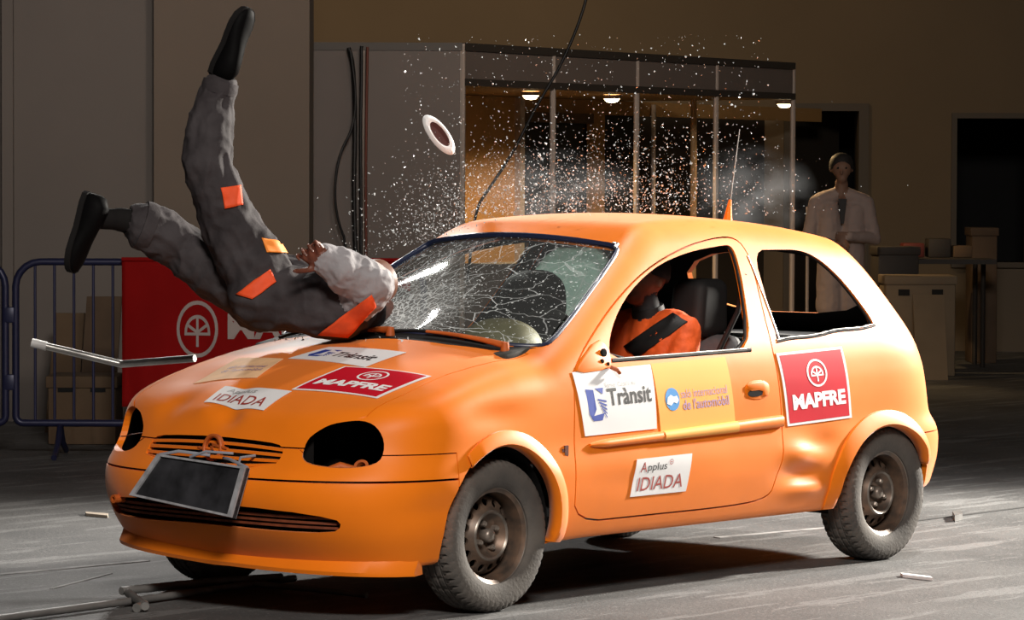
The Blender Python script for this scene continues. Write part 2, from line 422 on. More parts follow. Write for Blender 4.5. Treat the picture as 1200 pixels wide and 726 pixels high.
rbc = cut_x([(-.95, .05), (.95, .05), (.95, .517), (-.95, .517)], 2.66, 3.3)
rbg = cut_x([(-.95, .05), (.95, .05), (.95, .523), (-.95, .523)], 2.654, 3.3)
grc = cut_x(chaikin(GRILLE, 1), -1.1, -.45); lgc = cut_x(LGRILLE, -1.1, -.45)
hatc = cut_x(chaikin([(-.50, 1.0), (-.40, 1.27), (.40, 1.27), (.50, 1.0)], 2), 2.45, 3.3)

CM = [paint, inner]
def finish(o, name):
    o.name = name; o.data.name = name
    o.data.materials.clear()
    for m in CM: o.data.materials.append(m)
    fix_normals(o); o.parent = car; o.matrix_parent_inverse = Matrix.Translation((-1.2, 0, 0)); return o
body_shell = boolean(shell_copy('body_shell'), [*af, *ar, *doorg, *qw, wsc, hoodg, cowlg, fpang, bumpg, rbg, hl_n, hl_f, hatc], 'DIFFERENCE')
finish(body_shell, 'body_shell')
o = boolean(shell_copy('hood'), [hoodc], 'INTERSECT'); finish(boolean(o, [hl_n, hl_f, grc], 'DIFFERENCE'), 'hood')
o = boolean(shell_copy('front_panel'), [fpanc], 'INTERSECT'); finish(boolean(o, [hl_n, hl_f, grc, *af], 'DIFFERENCE'), 'front_panel')
o = boolean(shell_copy('front_bumper'), [bumpc], 'INTERSECT'); finish(boolean(o, [lgc, *af], 'DIFFERENCE'), 'front_bumper')
o = boolean(shell_copy('rear_bumper'), [rbc], 'INTERSECT'); finish(boolean(o, [*ar], 'DIFFERENCE'), 'rear_bumper')
for s in (0, 1):
    o = boolean(shell_copy('door'), [doors[s]], 'INTERSECT'); finish(boolean(o, [dw[s]], 'DIFFERENCE'), 'door')
CM = [rubber, inner]
o = boolean(shell_copy('cowl'), [cowlc], 'INTERSECT'); finish(o, 'cowl')
kill(shell, hl_n, hl_f, *af, *ar, *dw, *qw, *doors, *doorg, wsc, hoodc, hoodg, cowlc, cowlg, fpanc, fpang, bumpc, bumpg, rbc, rbg, grc, lgc, hatc)

# ------------------------------------------------------------------ wheel arch flares
def flare(name, inner_e, outer_e, s, t0, t1):
    n = 56; rows = [(0.0, -.030), (0.0, .014), (.10, .022), (.35, .019), (.80, .010), (.97, .006), (1.0, -.004)]
    v = []; pts = []
    for i in range(n+1):
        t = t0+(t1-t0)*i/n
        for (k, h) in rows:
            e = [inner_e[j]+(outer_e[j]-inner_e[j])*k for j in range(4)]
            pts.append((e[0]+e[2]*math.cos(t), e[1]+e[3]*math.sin(t)))
    P = on_side(pts, s); m = len(rows); G = grad(P)
    for i in range(n+1):
        fade = min(1, i/5, (n-i)/5)
        for j, (k, h) in enumerate(rows):
            p = P[i*m+j].copy(); d = np.array([0, s*1.0, 0])*.7+G[i*m+j]*.3
            v.append(p + d*(h*(.35+.65*fade) if h > 0 else h))
    f = []
    for i in range(n):
        for j in range(m-1):
            a = i*m+j; q = (a, a+1, a+m+1, a+m); f.append(q if s > 0 else q[::-1])
    o = pyd(name, v, f, paint, car, 50)
    md = o.modifiers.new('s', 'SOLIDIFY'); md.thickness = .004; md.offset = -1; apply_mods(o)
    return o
for s in (-1, 1):
    flare('arch_flare', (-.010, .285, .301, .328), (0.005, .285, .345, .378), s, math.radians(-10), math.radians(128))
    flare('arch_flare', (2.385, .265, .341, .301), (2.375, .265, .395, .362), s, math.radians(24), math.radians(186))
    # dark housings behind the arches
    for (cx, cz, a, b), nm in ((ARCH_F, 'wheel_housing'), (ARCH_R, 'wheel_housing')):
        m = MB(); n = 20; v = []
        for i in range(n+1):
            t = PI*i/n - 0.15 + 0.3*(i/n)
            for y in (.755, .46): v.append((cx+(a-.004)*math.cos(t), s*y, cz+(b-.004)*math.sin(t)))
        f = [(2*i, 2*i+1, 2*i+3, 2*i+2) for i in range(n)]
        c = len(v); v.append((cx, s*.46, cz-.02)); f += [(2*i+1, c, 2*i+3) for i in range(n)]
        pyd(nm, v, f, inner, car)

# ------------------------------------------------------------------ wheels
def tyre_mesh():
    n = 216
    prof = [(.176, -.070), (.186, -.079), (.205, -.085), (.235, -.087), (.255, -.083), (.268, -.075), (.275, -.064), (.279, -.050), (.2795, -.036), (.2795, -.034), (.272, -.033), (.272, -.026), (.2800, -.025), (.2805, -.006), (.273, -.005), (.273, .005), (.2805, .006), (.2800, .025), (.272, .026), (.272, .033), (.2795, .034), (.2795, .036), (.279, .050), (.275, .064), (.268, .075), (.255, .083), (.235, .087), (.205, .085), (.186, .079), (.176, .070)]
    v = []; f = []; m = len(prof)
    for k in range(n):
        for (r, o) in prof:
            a = abs(o); rr = r
            ph = (k + int(a*60)) % 4
            if .276 < r and a > .034 and ph == 0: rr -= .011
            if .262 < r <= .276 and a > .055 and ph == 0: rr -= .008
            if r > .276 and a < .034 and (k + 2) % 6 == 0: rr -= .004
            t = 2*PI*k/n; v.append((rr*math.cos(t), o, rr*math.sin(t)))
    for k in range(n):
        q = (k+1) % n
        for i in range(m): 
            j = (i+1) % m; f.append((k*m+i, k*m+j, q*m+j, q*m+i))
    me = bpy.data.meshes.new('tyre'); me.from_pydata(v, [], f)
    bm = bmesh.new(); bm.from_mesh(me); bmesh.ops.recalc_face_normals(bm, faces=bm.faces); bm.to_mesh(me); bm.free()
    me.materials.append(tyre_m); me.shade_smooth(); me.set_sharp_from_angle(angle=math.radians(28)); return me
def rim_mesh():
    # pressed steel disc with a ring of holes, deep well and rolled lip; outside is -y
    A = (0, -1, 0)
    d = MB(); d.lathe([(.002, .006), (.030, .006), (.040, .010), (.052, .012), (.066, .020), (.080, .043), (.087, .049), (.094, .044), (.104, .026), (.120, .016), (.136, .008), (.144, -.004), (.148, -.025), (.149, -.045), (.142, -.045), (.138, -.010), (.120, .008), (.100, .016), (.087, .038), (.080, .033), (.066, .012), (.052, .002), (.002, -.006)], (0, 0, 0), A, 96)
    o = d.build('disc')
    c = MB()
    for k in range(15):
        t = 2*PI*(k+.5)/15
        c.lathe([(.0155, -.06), (.0155, .09)], (.121*math.cos(t), 0, .121*math.sin(t)), A, 12)
    co = c.build('holes'); boolean(o, [co], 'DIFFERENCE'); kill(co)
    r = MB(); r.lathe([(.157, -.085), (.163, -.085), (.161, -.02), (.161, .030), (.166, .046), (.178, .054), (.186, .062), (.190, .068), (.187, .072), (.182, .068), (.174, .060), (.160, .052), (.155, .034), (.155, -.03), (.151, -.08)], (0, 0, 0), A, 96, closed=True)
    ro = r.build('barrel')
    for p in ro.data.polygons: p.material_index = 0
    bm = bmesh.new(); bm.from_mesh(o.data); bm.from_mesh(ro.data)
    bm.faces.ensure_lookup_table()
    for fc in bm.faces:
        p = fc.calc_center_median(); rad = math.hypot(p.x, p.z)
        fc.material_index = 1 if (rad > .172 or (.079 < rad < .092 and p.y < -.035)) else 0
    me = bpy.data.meshes.new('rim'); bm.to_mesh(me); bm.free(); kill(o, ro)
    me.materials.append(rim_m); me.materials.append(rim_lip)
    me.shade_smooth(); me.set_sharp_from_angle(angle=math.radians(35)); return me
TY, RM = tyre_mesh(), rim_mesh()
bk = MB(); bk.lathe([(.002, 0), (.15, 0), (.15, .01), (.002, .01)], (0, .075, 0), (0, 1, 0), 32); BKM = bk.mesh('brake_drum'); BKM.materials.append(inner)
hb = MB(); hb.lathe([(.0, .050), (.012, .049), (.022, .044), (.026, .034), (.027, .0)], (0, 0, 0), (0, -1, 0), 24); HB = hb.mesh('hub_cap'); HB.materials.append(hub_m); HB.shade_smooth()
nb = MB(); nb.lathe([(.0, .034), (.008, .034), (.0115, .029), (.0115, .002)], (0, 0, 0), (0, -1, 0), 6); NB = nb.mesh('lug_nut'); NB.materials.append(hub_m)
def wheel(x, s, rot):
    y = s*.690
    rz = 0 if s < 0 else PI
    for me in (TY,):
        o = bpy.data.objects.new('tyre', me); COL.objects.link(o); o.location = (x, y, .2785); o.rotation_euler = (0, rot, rz); o.parent = car; o.matrix_parent_inverse = Matrix.Translation((-1.2, 0, 0))
    r = bpy.data.objects.new('rim', RM); COL.objects.link(r); r.location = (x, y, .2785); r.rotation_euler = (0, rot, rz); r.parent = car; r.matrix_parent_inverse = Matrix.Translation((-1.2, 0, 0))
    for me, nm in ((HB, 'hub_cap'), (BKM, 'brake_drum')):
        c = bpy.data.objects.new(nm, me); COL.objects.link(c); c.parent = r
    for k in range(4):
        t = PI/4+PI/2*k
        c = bpy.data.objects.new('lug_nut', NB); COL.objects.link(c); c.location = (.050*math.cos(t), -.004, .050*math.sin(t)); c.parent = r
for x in (0, 2.443):
    for s in (-1, 1): wheel(x, s, .3+x)

# ------------------------------------------------------------------ side trim, handle, mirror base, indicator socket
for s in (-1, 1):
    v = []; f = []; n = 46; prof = [(-1, -.004), (-1.0, .010), (-.75, .017), (0, .021), (.75, .017), (1, .010), (1.0, -.004)]
    pts = []
    for i in range(n+1):
        x = .473+(1.663-.473)*i/n; zc = .5875+(.619-.5875)*i/n; hh = (.0135+(.0235-.0135)*i/n)
        hh *= min(1, .35+.65*math.sqrt(min(1, i/3)))
        pts += [(x, zc+hh*a) for a, b in prof]
    P = on_side(pts, s); m = len(prof)
    for i in range(n+1):
        fd = min(1, .5+i/6)
        for j in range(m): p = P[i*m+j]; v.append((p[0], p[1]+s*prof[j][1]*fd, p[2]))
    for i in range(n):
        for j in range(m-1): a = i*m+j; q = (a, a+1, a+m+1, a+m); f.append(q[::-1] if s < 0 else q)
    f += [tuple(range(m)), tuple(range(n*m, n*m+m))]
    mb = MB(); mb.add(v, f); mb.build('side_moulding', paint, car, 60)
def sheet(pts2, nu, nv, fn, off):
    """grid between four 2D corners (tl, tr, br, bl) laid on the skin"""
    a, b, c, d = [np.array(q, float) for q in pts2]; uv = []
    for j in range(nv+1):
        for i in range(nu+1):
            u, w_ = i/nu, j/nv; uv.append((a*(1-u)+b*u)*(1-w_)+(d*(1-u)+c*u)*w_)
    P = fn(uv); P = P+grad(P)*off
    f = [(j*(nu+1)+i, (j+1)*(nu+1)+i, (j+1)*(nu+1)+i+1, j*(nu+1)+i+1) for j in range(nv) for i in range(nu)]
    return P, f
near = lambda q: on_side(q, -1)
def sticker_sheet(name, quad, fn, mt, off=.0035, nu=36, nv=24, parent=None, th=.002):
    P, f = sheet(quad, nu, nv, fn, off)
    o = pyd(name, P, f, mt, parent or car, 60)
    g = grad(P[:1])[0]
    if Vector(g).dot(o.data.polygons[0].normal) < 0: o.data.flip_normals()
    md = o.modifiers.new('s', 'SOLIDIFY'); md.thickness = th; md.offset = -1; apply_mods(o); o.data.set_sharp_from_angle(angle=math.radians(30)); return o
def text2d(txt, bold=0.0, shear=0.0, space=1.0):
    c = bpy.data.curves.new('t', 'FONT'); c.body = txt; c.offset = bold; c.shear = shear; c.space_character = space; c.resolution_u = 3; c.fill_mode = 'FRONT'; c.dimensions = '2D'
    o = bpy.data.objects.new('t', c); COL.objects.link(o); dg = bpy.context.evaluated_depsgraph_get(); dg.update()
    me = bpy.data.meshes.new_from_object(o.evaluated_get(dg)); v = np.array([p.co[:2] for p in me.vertices]); f = [tuple(p.vertices) for p in me.polygons]
    kill(o); bpy.data.meshes.remove(me)
    lo, hi = v.min(0), v.max(0); return (v-lo)/(hi-lo), f
def ring2d(cx, cy, r0, r1, asp=1.0, n=28, a0=0, a1=2*PI):
    v = []; f = []
    for k in range(n+1):
        t = a0+(a1-a0)*k/n
        v += [(cx+r0*math.cos(t)*asp, cy+r0*math.sin(t)), (cx+r1*math.cos(t)*asp, cy+r1*math.sin(t))]
    return np.array(v), [(2*k, 2*k+1, 2*k+3, 2*k+2) for k in range(n)]
def poly2d(p): return np.array(p, float), [tuple(range(len(p)))]
def disc2d(cx, cy, r, asp=1.0, n=24): return poly2d([(cx+r*math.cos(2*PI*k/n)*asp, cy+r*math.sin(2*PI*k/n)) for k in range(n)])
def join2d(parts):
    V_ = []; F_ = []; n = 0
    for v, f in parts:
        V_.append(v); F_ += [tuple(i+n for i in q) for q in f]; n += len(v)
    return np.vstack(V_), F_
def place2d(vf, x0, y0, x1, y1):
    v, f = vf; return v*np.array([x1-x0, y1-y0])+np.array([x0, y0]), f
def fan_logo(cx, cy, r, asp):
    """ring with a small three-ribbed crown over a stem"""
    p = [ring2d(cx, cy, r*.86, r, asp)]
    p.append(ring2d(cx, cy-.12*r, r*.50, r*.62, asp, 14, 0, PI))
    for a in (30, 90, 150):
        t = math.radians(a); d = np.array([math.cos(t)*asp, math.sin(t)]); nn = np.array([-math.sin(t)*asp, math.cos(t)])*.055*r; o_ = np.array([cx, cy-.12*r])
        p.append(poly2d([o_-nn, o_+d*.55*r-nn, o_+d*.55*r+nn, o_+nn]))
    p.append(poly2d([(cx-.62*r*asp, cy-.12*r), (cx-.62*r*asp, cy-.22*r), (cx+.62*r*asp, cy-.22*r), (cx+.62*r*asp, cy-.12*r)]))
    p.append(poly2d([(cx-.06*r*asp, cy-.2*r), (cx-.06*r*asp, cy-.62*r), (cx+.06*r*asp, cy-.62*r), (cx+.06*r*asp, cy-.2*r)]))
    return join2d(p)
def print_on(name, vf, quad, fn, mt, parent, off=.0046):
    """flat print: (u right, v up) in the unit square -> onto the skin"""
    v, f = vf; a, b, c, d = [np.array(q, float) for q in quad]
    uv = [(a*(1-u)+b*u)*w_+(d*(1-u)+c*u)*(1-w_) for u, w_ in v]
    P = fn(uv); P = P+grad(P)*off
    o = pyd(name, P, f, mt, parent); return o

DO = lambda o, l: tag(o, l)
# white traffic sticker on the door
Q = [(.402, .860), (.868, .872), (.874, .628), (.449, .621)]
st = sticker_sheet('sponsor_sticker', Q, near, white_s); DO(st, 'white sticker with blue hand sign reading Trànsit on the door')
print_on('lettering', place2d(text2d('Trànsit', .022), .37, .43, .95, .70), Q, near, black_ink, st)
print_on('small_lettering', place2d(text2d('Servei Català de'), .36, .72, .76, .79), Q, near, grey_ink, st)
hand = [poly2d([(.10, .72), (.20, .70), (.20, .40), (.155, .30), (.10, .33)]), poly2d([(.10, .33), (.155, .30), (.30, .33), (.26, .22), (.14, .22)]), poly2d([(.22, .72), (.33, .72), (.31, .62)])]
for k in range(5): hand.append(poly2d([(.235+.012*k, .56-.045*k), (.345-.004*k, .52-.062*k), (.345-.004*k, .49-.062*k), (.235+.012*k, .535-.045*k)]))
print_on('hand_sign', join2d(hand), Q, near, blue_ink, st)
# pale film with the motor show lettering
Q = [(.872, .874), (1.338, .884), (1.368, .597), (.903, .580)]
st = sticker_sheet('sponsor_sticker', Q, near, pale_s, off=.0025); DO(st, 'pale translucent sticker with blue lettering in the middle of the door')
print_on('lettering', place2d(text2d('saló internacional', .0), .31, .52, .93, .63), Q, near, violet_ink, st, .0036)
print_on('lettering', place2d(text2d("de l'automòbil", .015), .32, .36, .94, .50), Q, near, violet_ink, st, .0036)
print_on('globe_mark', disc2d(.19, .52, .15, .62), Q, near, sky_ink, st, .0036)
print_on('globe_wave', poly2d([(.11, .47), (.13, .55), (.17, .58), (.21, .55), (.25, .56), (.27, .50), (.24, .46), (.20, .48), (.16, .44)]), Q, near, white_ink, st, .0044)
# the pale film runs over the moulding
pts = []; prof = [(-1.02, .002), (-1.0, .0125), (-.75, .0195), (0, .0235), (.75, .0195), (1.0, .0125), (1.02, .002)]
v = []; f = []; n = 16
for i in range(n+1):
    x = .905+(1.366-.905)*i/n; zc = .5875+(.619-.5875)*(x-.473)/1.19; hh = .0135+.010*(x-.473)/1.19
    pts += [(x, zc+hh*a) for a, b in prof]
P = on_side(pts, -1)
for i in range(n+1):
    for j in range(7): p = P[i*7+j]; v.append((p[0], p[1]-prof[j][1], p[2]))
f = [(i*7+j, (i+1)*7+j, (i+1)*7+j+1, i*7+j+1) for i in range(n) for j in range(6)]
pyd('film_on_moulding', v, f, pale_s, car, 60)
# lower white sticker
Q = [(.742, .519), (1.078, .523), (1.046, .379), (.709, .378)]
st = sticker_sheet('sponsor_sticker', Q, near, white_s, off=.0035); DO(st, 'slanted white sticker reading Applus IDIADA low on the door')
print_on('lettering', place2d(text2d('pplus'), .22, .60, .56, .86), Q, near, black_ink, st)
print_on('initial', place2d(text2d('A'), .09, .64, .205, .90), Q, near, maroon_ink, st)
print_on('plus_mark', join2d([ring2d(.63, .84, .055, .07, .5), poly2d([(.615, .83), (.645, .83), (.645, .85), (.615, .85)])]), Q, near, maroon_ink, st)
print_on('red_lettering', place2d(text2d('IDIADA', .004), .09, .14, .90, .50), Q, near, maroon_ink, st)
def insurer(Q, fn, label):
    st = sticker_sheet('sponsor_sticker', Q, fn, white_s); DO(st, label)
    a, b, c, d = [np.array(q, float) for q in Q]
    ins = lambda u, w_: tuple((a*(1-u)+b*u)*(1-w_)+(d*(1-u)+c*u)*w_)
    e = .035
    q2 = [ins(e, e), ins(1-e, e), ins(1-e, 1-e), ins(e, 1-e)]
    rs = sticker_sheet('red_field', q2, fn, red_s, off=.0043, parent=st, th=.001)
    print_on('lettering', place2d(text2d('MAPFRE', .045, 0, .98), .11, .21, .92, .42), Q, fn, white_ink, st, .0055)
    print_on('emblem', fan_logo(.53, .68, .19, .80), Q, fn, white_ink, st, .0055)
    return st
insurer([(1.668, .886), (2.117, .898), (2.140, .609), (1.704, .595)], near, 'red sticker with white border reading MAPFRE on the rear quarter')
insurer([(-.258, -.240), (-.186, -.606), (-.434, -.570), (-.481, -.188)], on_top, 'red sticker with white border reading MAPFRE on the bonnet')
Q = [(-.081, .009), (-.047, -.353), (-.238, -.323), (-.225, .083)]
st = sticker_sheet('sponsor_sticker', Q, on_top, white_s); DO(st, 'white sticker reading Trànsit on the bonnet below the windscreen')
print_on('lettering', place2d(text2d('Trànsit', .02, .15), .38, .30, .90, .60), Q, on_top, black_ink, st)
print_on('hand_sign', join2d(hand), [Q[0], Q[1], Q[2], Q[3]], on_top, blue_ink, st)
Q = [(-.487, .151), (-.491, -.199), (-.610, -.173), (-.594, .152)]
st = sticker_sheet('sponsor_sticker', Q, on_top, white_s); DO(st, 'white sticker reading Applus IDIADA at the bonnet front edge')
print_on('lettering', place2d(text2d('Applus'), .14, .58, .58, .88), Q, on_top, grey_ink, st, .0056)
print_on('red_lettering', place2d(text2d('IDIADA', .004), .10, .12, .90, .50), Q, on_top, maroon_ink, st, .0056)
Q = [(-.20, .37), (-.23, .104), (-.413, .06), (-.44, .37)]
st = sticker_sheet('sponsor_sticker', Q, on_top, faded_s); DO(st, 'faded pale sticker with worn blue print on the bonnet far side')
print_on('worn_print', join2d([place2d(text2d('saló internacional'), .20, .50, .90, .62), place2d(text2d("de l'automòbil"), .20, .34, .90, .46)]), Q, on_top, violet_ink, st)

# door handle: plate, dark grip slot, flap
def side_plate(name, loop, th, mt, off=0.0):
    P = on_side(loop, -1); m = MB(); n = len(loop)
    a = [Vector(p)+Vector((0, -off+.004, 0)) for p in P]; b = [Vector(p)+Vector((0, -off-th, 0)) for p in P]
    m.add(a+b, [tuple(range(n)), tuple(range(2*n-1, n-1, -1))]+[(i, n+i, n+(i+1) % n, (i+1) % n) for i in range(n)])
    return m.build(name, mt, car)
bevelled(side_plate('handle_plate', chaikin([(1.440, .712), (1.440, .785), (1.595, .787), (1.592, .712)], 2), .0025, paint), .001)
side_plate('handle_slot', chaikin([(1.452, .722), (1.452, .748), (1.545, .752), (1.545, .724)], 2), .0005, inner, .0045)
bevelled(side_plate('handle_flap', chaikin([(1.450, .745), (1.448, .778), (1.588, .781), (1.586, .724), (1.552, .722), (1.548, .748)], 1), .006, paint, .001), .002)
# mirror base with broken sockets
mb_o = bevelled(side_plate('mirror_base', chaikin([(.416, .853), (.452, .893), (.600, .982), (.640, .950), (.640, .890), (.622, .864)], 1), .007, paint, .0), .003)
for (x, z, r) in ((.605, .925, .017), (.585, .895, .008), (.615, .884, .007)):
    c = on_side([(x, z)], -1)[0]; m = MB(); m.lathe([(0.001, .0105), (r*.6, .0105), (r, .0095), (r, .003)], c, (0, -1, 0), 14); m.build('broken_socket', inner, car)
m = MB(); c = Vector(on_side([(.622, .872)], -1)[0]); m.tube([c+Vector((0, -.01, 0)), c+Vector((.012, -.035, -.012)), c+Vector((.028, -.032, -.022))], .008, 8); m.build('mirror_stub', paint_rough, car)
c = on_side([(.338, .575)], -1)[0]
m = MB(); m.box(c, (.010, .004, .018)); m.box(Vector(c)+Vector((0.004, 0, -.03)), (.004, .003, .03)); m.box(Vector(c)+Vector((-.012, 0, .0)), (.012, .003, .006)); m.build('indicator_socket', mat('rust_brown', (.10, .022, .010), .8, var=.4, scale=60), car)

# window seals and leftovers of glass
def strip(name, pts, r, mt, n=6, flat=None):
    m = MB(); m.tube(pts, r, n); return m.build(name, mt, car, 60)
for s in (-1, 1):
    P = on_side([(x, .893+.011*(x-.65)/.86) for x in np.linspace(.648, 1.515, 16)], s); P[:, 1] += -s*.004
    strip('window_seal', P, .009, rubber)
    strip('glass_rail', [p+np.array([0, s*.006, .008]) for p in P], .0035, silver_m)
    for nm, lp in (('window_gasket', DWIN), ('window_gasket', QWIN)):
        l2 = grow(lp, .003)[::2]; P = on_side(l2, s); P[:, 1] += -s*.017
        m = MB(); m.tube(P, .008, 6, closed=True); m.build(nm, rubber, car, 60)
P = on_side([(1.70+.70*t, .934+.043*t+.003*math.sin(13*t)) for t in np.linspace(0, 1, 22)], -1)
strip('torn_gasket', P+np.array([0, .002, .004]), [.0045+.002*math.sin(9*i) for i in range(22)], silver_m)
strip('torn_gasket', P+np.array([0, -.002, -.004]), .004, rubber)
P = on_side([(1.705+.03*t, .94+.33*t) for t in np.linspace(0, 1, 8)], -1); P[:, 0] += .012
strip('glass_edge', P, .004, silver_m)

# ------------------------------------------------------------------ windscreen
nu, nv = 44, 64
base = np.array([(wsb(y)+.004, y) for y in np.linspace(-.680, .680, nv+1)])
topx = lambda y: .930+.30*y*y
top = np.array([(topx(y), y) for y in np.linspace(-.505, .505, nv+1)])
uv = [base[j]*(1-i/nu)+top[j]*(i/nu) for j in range(nv+1) for i in range(nu+1)]
P = on_top(uv); P = P-grad(P)*.012
IMP = np.array([.30, .10, 1.06])
d2 = ((P-IMP)**2).sum(1)
P[:, 2] -= .055*np.exp(-d2/.045); P[:, 0] += .02*np.exp(-d2/.045)
f = [(j*(nu+1)+i, j*(nu+1)+i+1, (j+1)*(nu+1)+i+1, (j+1)*(nu+1)+i) for j in range(nv) for i in range(nu)]
gm = bpy.data.materials.new('cracked_glass'); gm.use_nodes = True; nt = gm.node_tree; nt.nodes.clear()
def nd(t, **k):
    n = nt.nodes.new(t)
    for a, b in k.items(): setattr(n, a, b)
    return n
def lk(a, b): nt.links.new(a, b)
out = nd('ShaderNodeOutputMaterial'); tr = nd('ShaderNodeBsdfTransparent'); tr.inputs[0].default_value = (.80, .86, .83, 1)
gl = nd('ShaderNodeBsdfGlossy'); gl.inputs['Roughness'].default_value = .06
df = nd('ShaderNodeBsdfDiffuse'); df.inputs[0].default_value = (.80, .84, .84, 1)
fr = nd('ShaderNodeFresnel'); fr.inputs[0].default_value = 1.45
m1 = nd('ShaderNodeMixShader'); lk(fr.outputs[0], m1.inputs[0]); lk(tr.outputs[0], m1.inputs[1]); lk(gl.outputs[0], m1.inputs[2])
tc = nd('ShaderNodeTexCoord')
sub = nd('ShaderNodeVectorMath', operation='SUBTRACT'); lk(tc.outputs['Object'], sub.inputs[0]); sub.inputs[1].default_value = tuple(IMP)
ln = nd('ShaderNodeVectorMath', operation='LENGTH'); lk(sub.outputs[0], ln.inputs[0])
sx = nd('ShaderNodeSeparateXYZ'); lk(sub.outputs[0], sx.inputs[0])
at = nd('ShaderNodeMath', operation='ARCTAN2'); lk(sx.outputs['Y'], at.inputs[0]); lk(sx.outputs['X'], at.inputs[1])
def math_(op, a, b=None, c=None):
    n = nd('ShaderNodeMath', operation=op)
    for i, q in enumerate((a, b, c)):
        if q is None: continue
        if isinstance(q, (int, float)): n.inputs[i].default_value = q
        else: lk(q, n.inputs[i])
    return n.outputs[0]
# radial cracks: cells in (angle, distance)
nz = nd('ShaderNodeTexNoise'); nz.inputs['Scale'].default_value = 9; lk(tc.outputs['Object'], nz.inputs['Vector'])
wob = math_('MULTIPLY', math_('SUBTRACT', nz.outputs['Fac'], .5), .22)
cmb = nd('ShaderNodeCombineXYZ'); lk(math_('MULTIPLY', math_('ADD', at.outputs[0], wob), 3.2), cmb.inputs[0]); lk(math_('MULTIPLY', ln.outputs['Value'], 2.2), cmb.inputs[1])
vo = nd('ShaderNodeTexVoronoi', feature='DISTANCE_TO_EDGE'); vo.inputs['Scale'].default_value = 2.0; lk(cmb.outputs[0], vo.inputs['Vector'])
crack1 = math_('LESS_THAN', vo.outputs['Distance'], .0125)
vo2 = nd('ShaderNodeTexVoronoi', feature='DISTANCE_TO_EDGE'); vo2.inputs['Scale'].default_value = 34; lk(tc.outputs['Object'], vo2.inputs['Vector'])
fine = math_('LESS_THAN', vo2.outputs['Distance'], .06)
nearI = nd('ShaderNodeMapRange'); nearI.inputs['From Min'].default_value = .10; nearI.inputs['From Max'].default_value = .42; nearI.inputs['To Min'].default_value = .85; nearI.inputs['To Max'].default_value = 0; lk(ln.outputs['Value'], nearI.inputs['Value'])
farI = nd('ShaderNodeMapRange'); farI.inputs['From Min'].default_value = .10; farI.inputs['From Max'].default_value = 1.0; farI.inputs['To Min'].default_value = .8; farI.inputs['To Max'].default_value = .05; lk(ln.outputs['Value'], farI.inputs['Value'])
n3 = nd('ShaderNodeTexNoise'); n3.inputs['Scale'].default_value = 90; n3.inputs['Detail'].default_value = 2; lk(tc.outputs['Object'], n3.inputs['Vector'])
speck = math_('MULTIPLY', math_('GREATER_THAN', n3.outputs['Fac'], .67), .8)
craz = math_('MULTIPLY', nearI.outputs[0], .30)
tot = math_('MAXIMUM', math_('MULTIPLY', crack1, farI.outputs[0]), math_('MAXIMUM', math_('MULTIPLY', fine, nearI.outputs[0]), math_('MAXIMUM', craz, speck)))
m2 = nd('ShaderNodeMixShader'); lk(math_('MAXIMUM', tot, .035), m2.inputs[0]); lk(m1.outputs[0], m2.inputs[1]); lk(df.outputs[0], m2.inputs[2])
lk(m2.outputs[0], out.inputs[0])
wso = pyd('windscreen', P, f, gm, car, 180)
# crazed pane in the far quarter window
cz_m = mat('crazed_glass', (.42, .55, .50), .35)
b = cz_m.node_tree; bs = b.nodes['Principled BSDF']; tcx = b.nodes.new('ShaderNodeTexCoord'); vv = b.nodes.new('ShaderNodeTexVoronoi'); vv.feature = 'DISTANCE_TO_EDGE'; vv.inputs['Scale'].default_value = 16
b.links.new(tcx.outputs['Object'], vv.inputs['Vector']); rp = b.nodes.new('ShaderNodeValToRGB'); rp.color_ramp.elements[0].color = (.95, .97, .96, 1); rp.color_ramp.elements[1].color = (.74, .88, .82, 1); rp.color_ramp.elements[1].position = .06
b.links.new(vv.outputs['Distance'], rp.inputs[0]); b.links.new(rp.outputs[0], bs.inputs['Base Color'])
tl = b.nodes.new('ShaderNodeBsdfTranslucent'); b.links.new(rp.outputs[0], tl.inputs[0]); ms = b.nodes.new('ShaderNodeMixShader'); ms.inputs[0].default_value = .75
b.links.new(bs.outputs[0], ms.inputs[1]); b.links.new(tl.outputs[0], ms.inputs[2]); b.links.new(ms.outputs[0], b.nodes['Material Output'].inputs[0])
P = on_side(grow(QWIN, .004), 1); P[:, 1] -= .020; n = len(P)
pyd('quarter_pane', list(P)+[p+np.array([0, -.004, 0]) for p in P], [tuple(range(n)), tuple(range(2*n-1, n-1, -1))]+[(i, n+i, n+(i+1) % n, (i+1) % n) for i in range(n)], cz_m, car)
# seal round the windscreen
l2 = [(x, y) for x, y in WS]
P = on_top(grow(chaikin(l2, 1), -.004)); P = P-grad(P)*.004
m = MB(); m.tube(P, .0115, 6, closed=True); m.build('windscreen_seal', navy_m, car, 60)
c = on_top([(1.000, -.500)])[0]; m = MB(); m.tube([c+np.array([-.02, -.004, .0]), c+np.array([.0, .0, .012]), c+np.array([.01, .03, .014])], .007, 8); m.build('trim_clip', silver_m, car, 60)
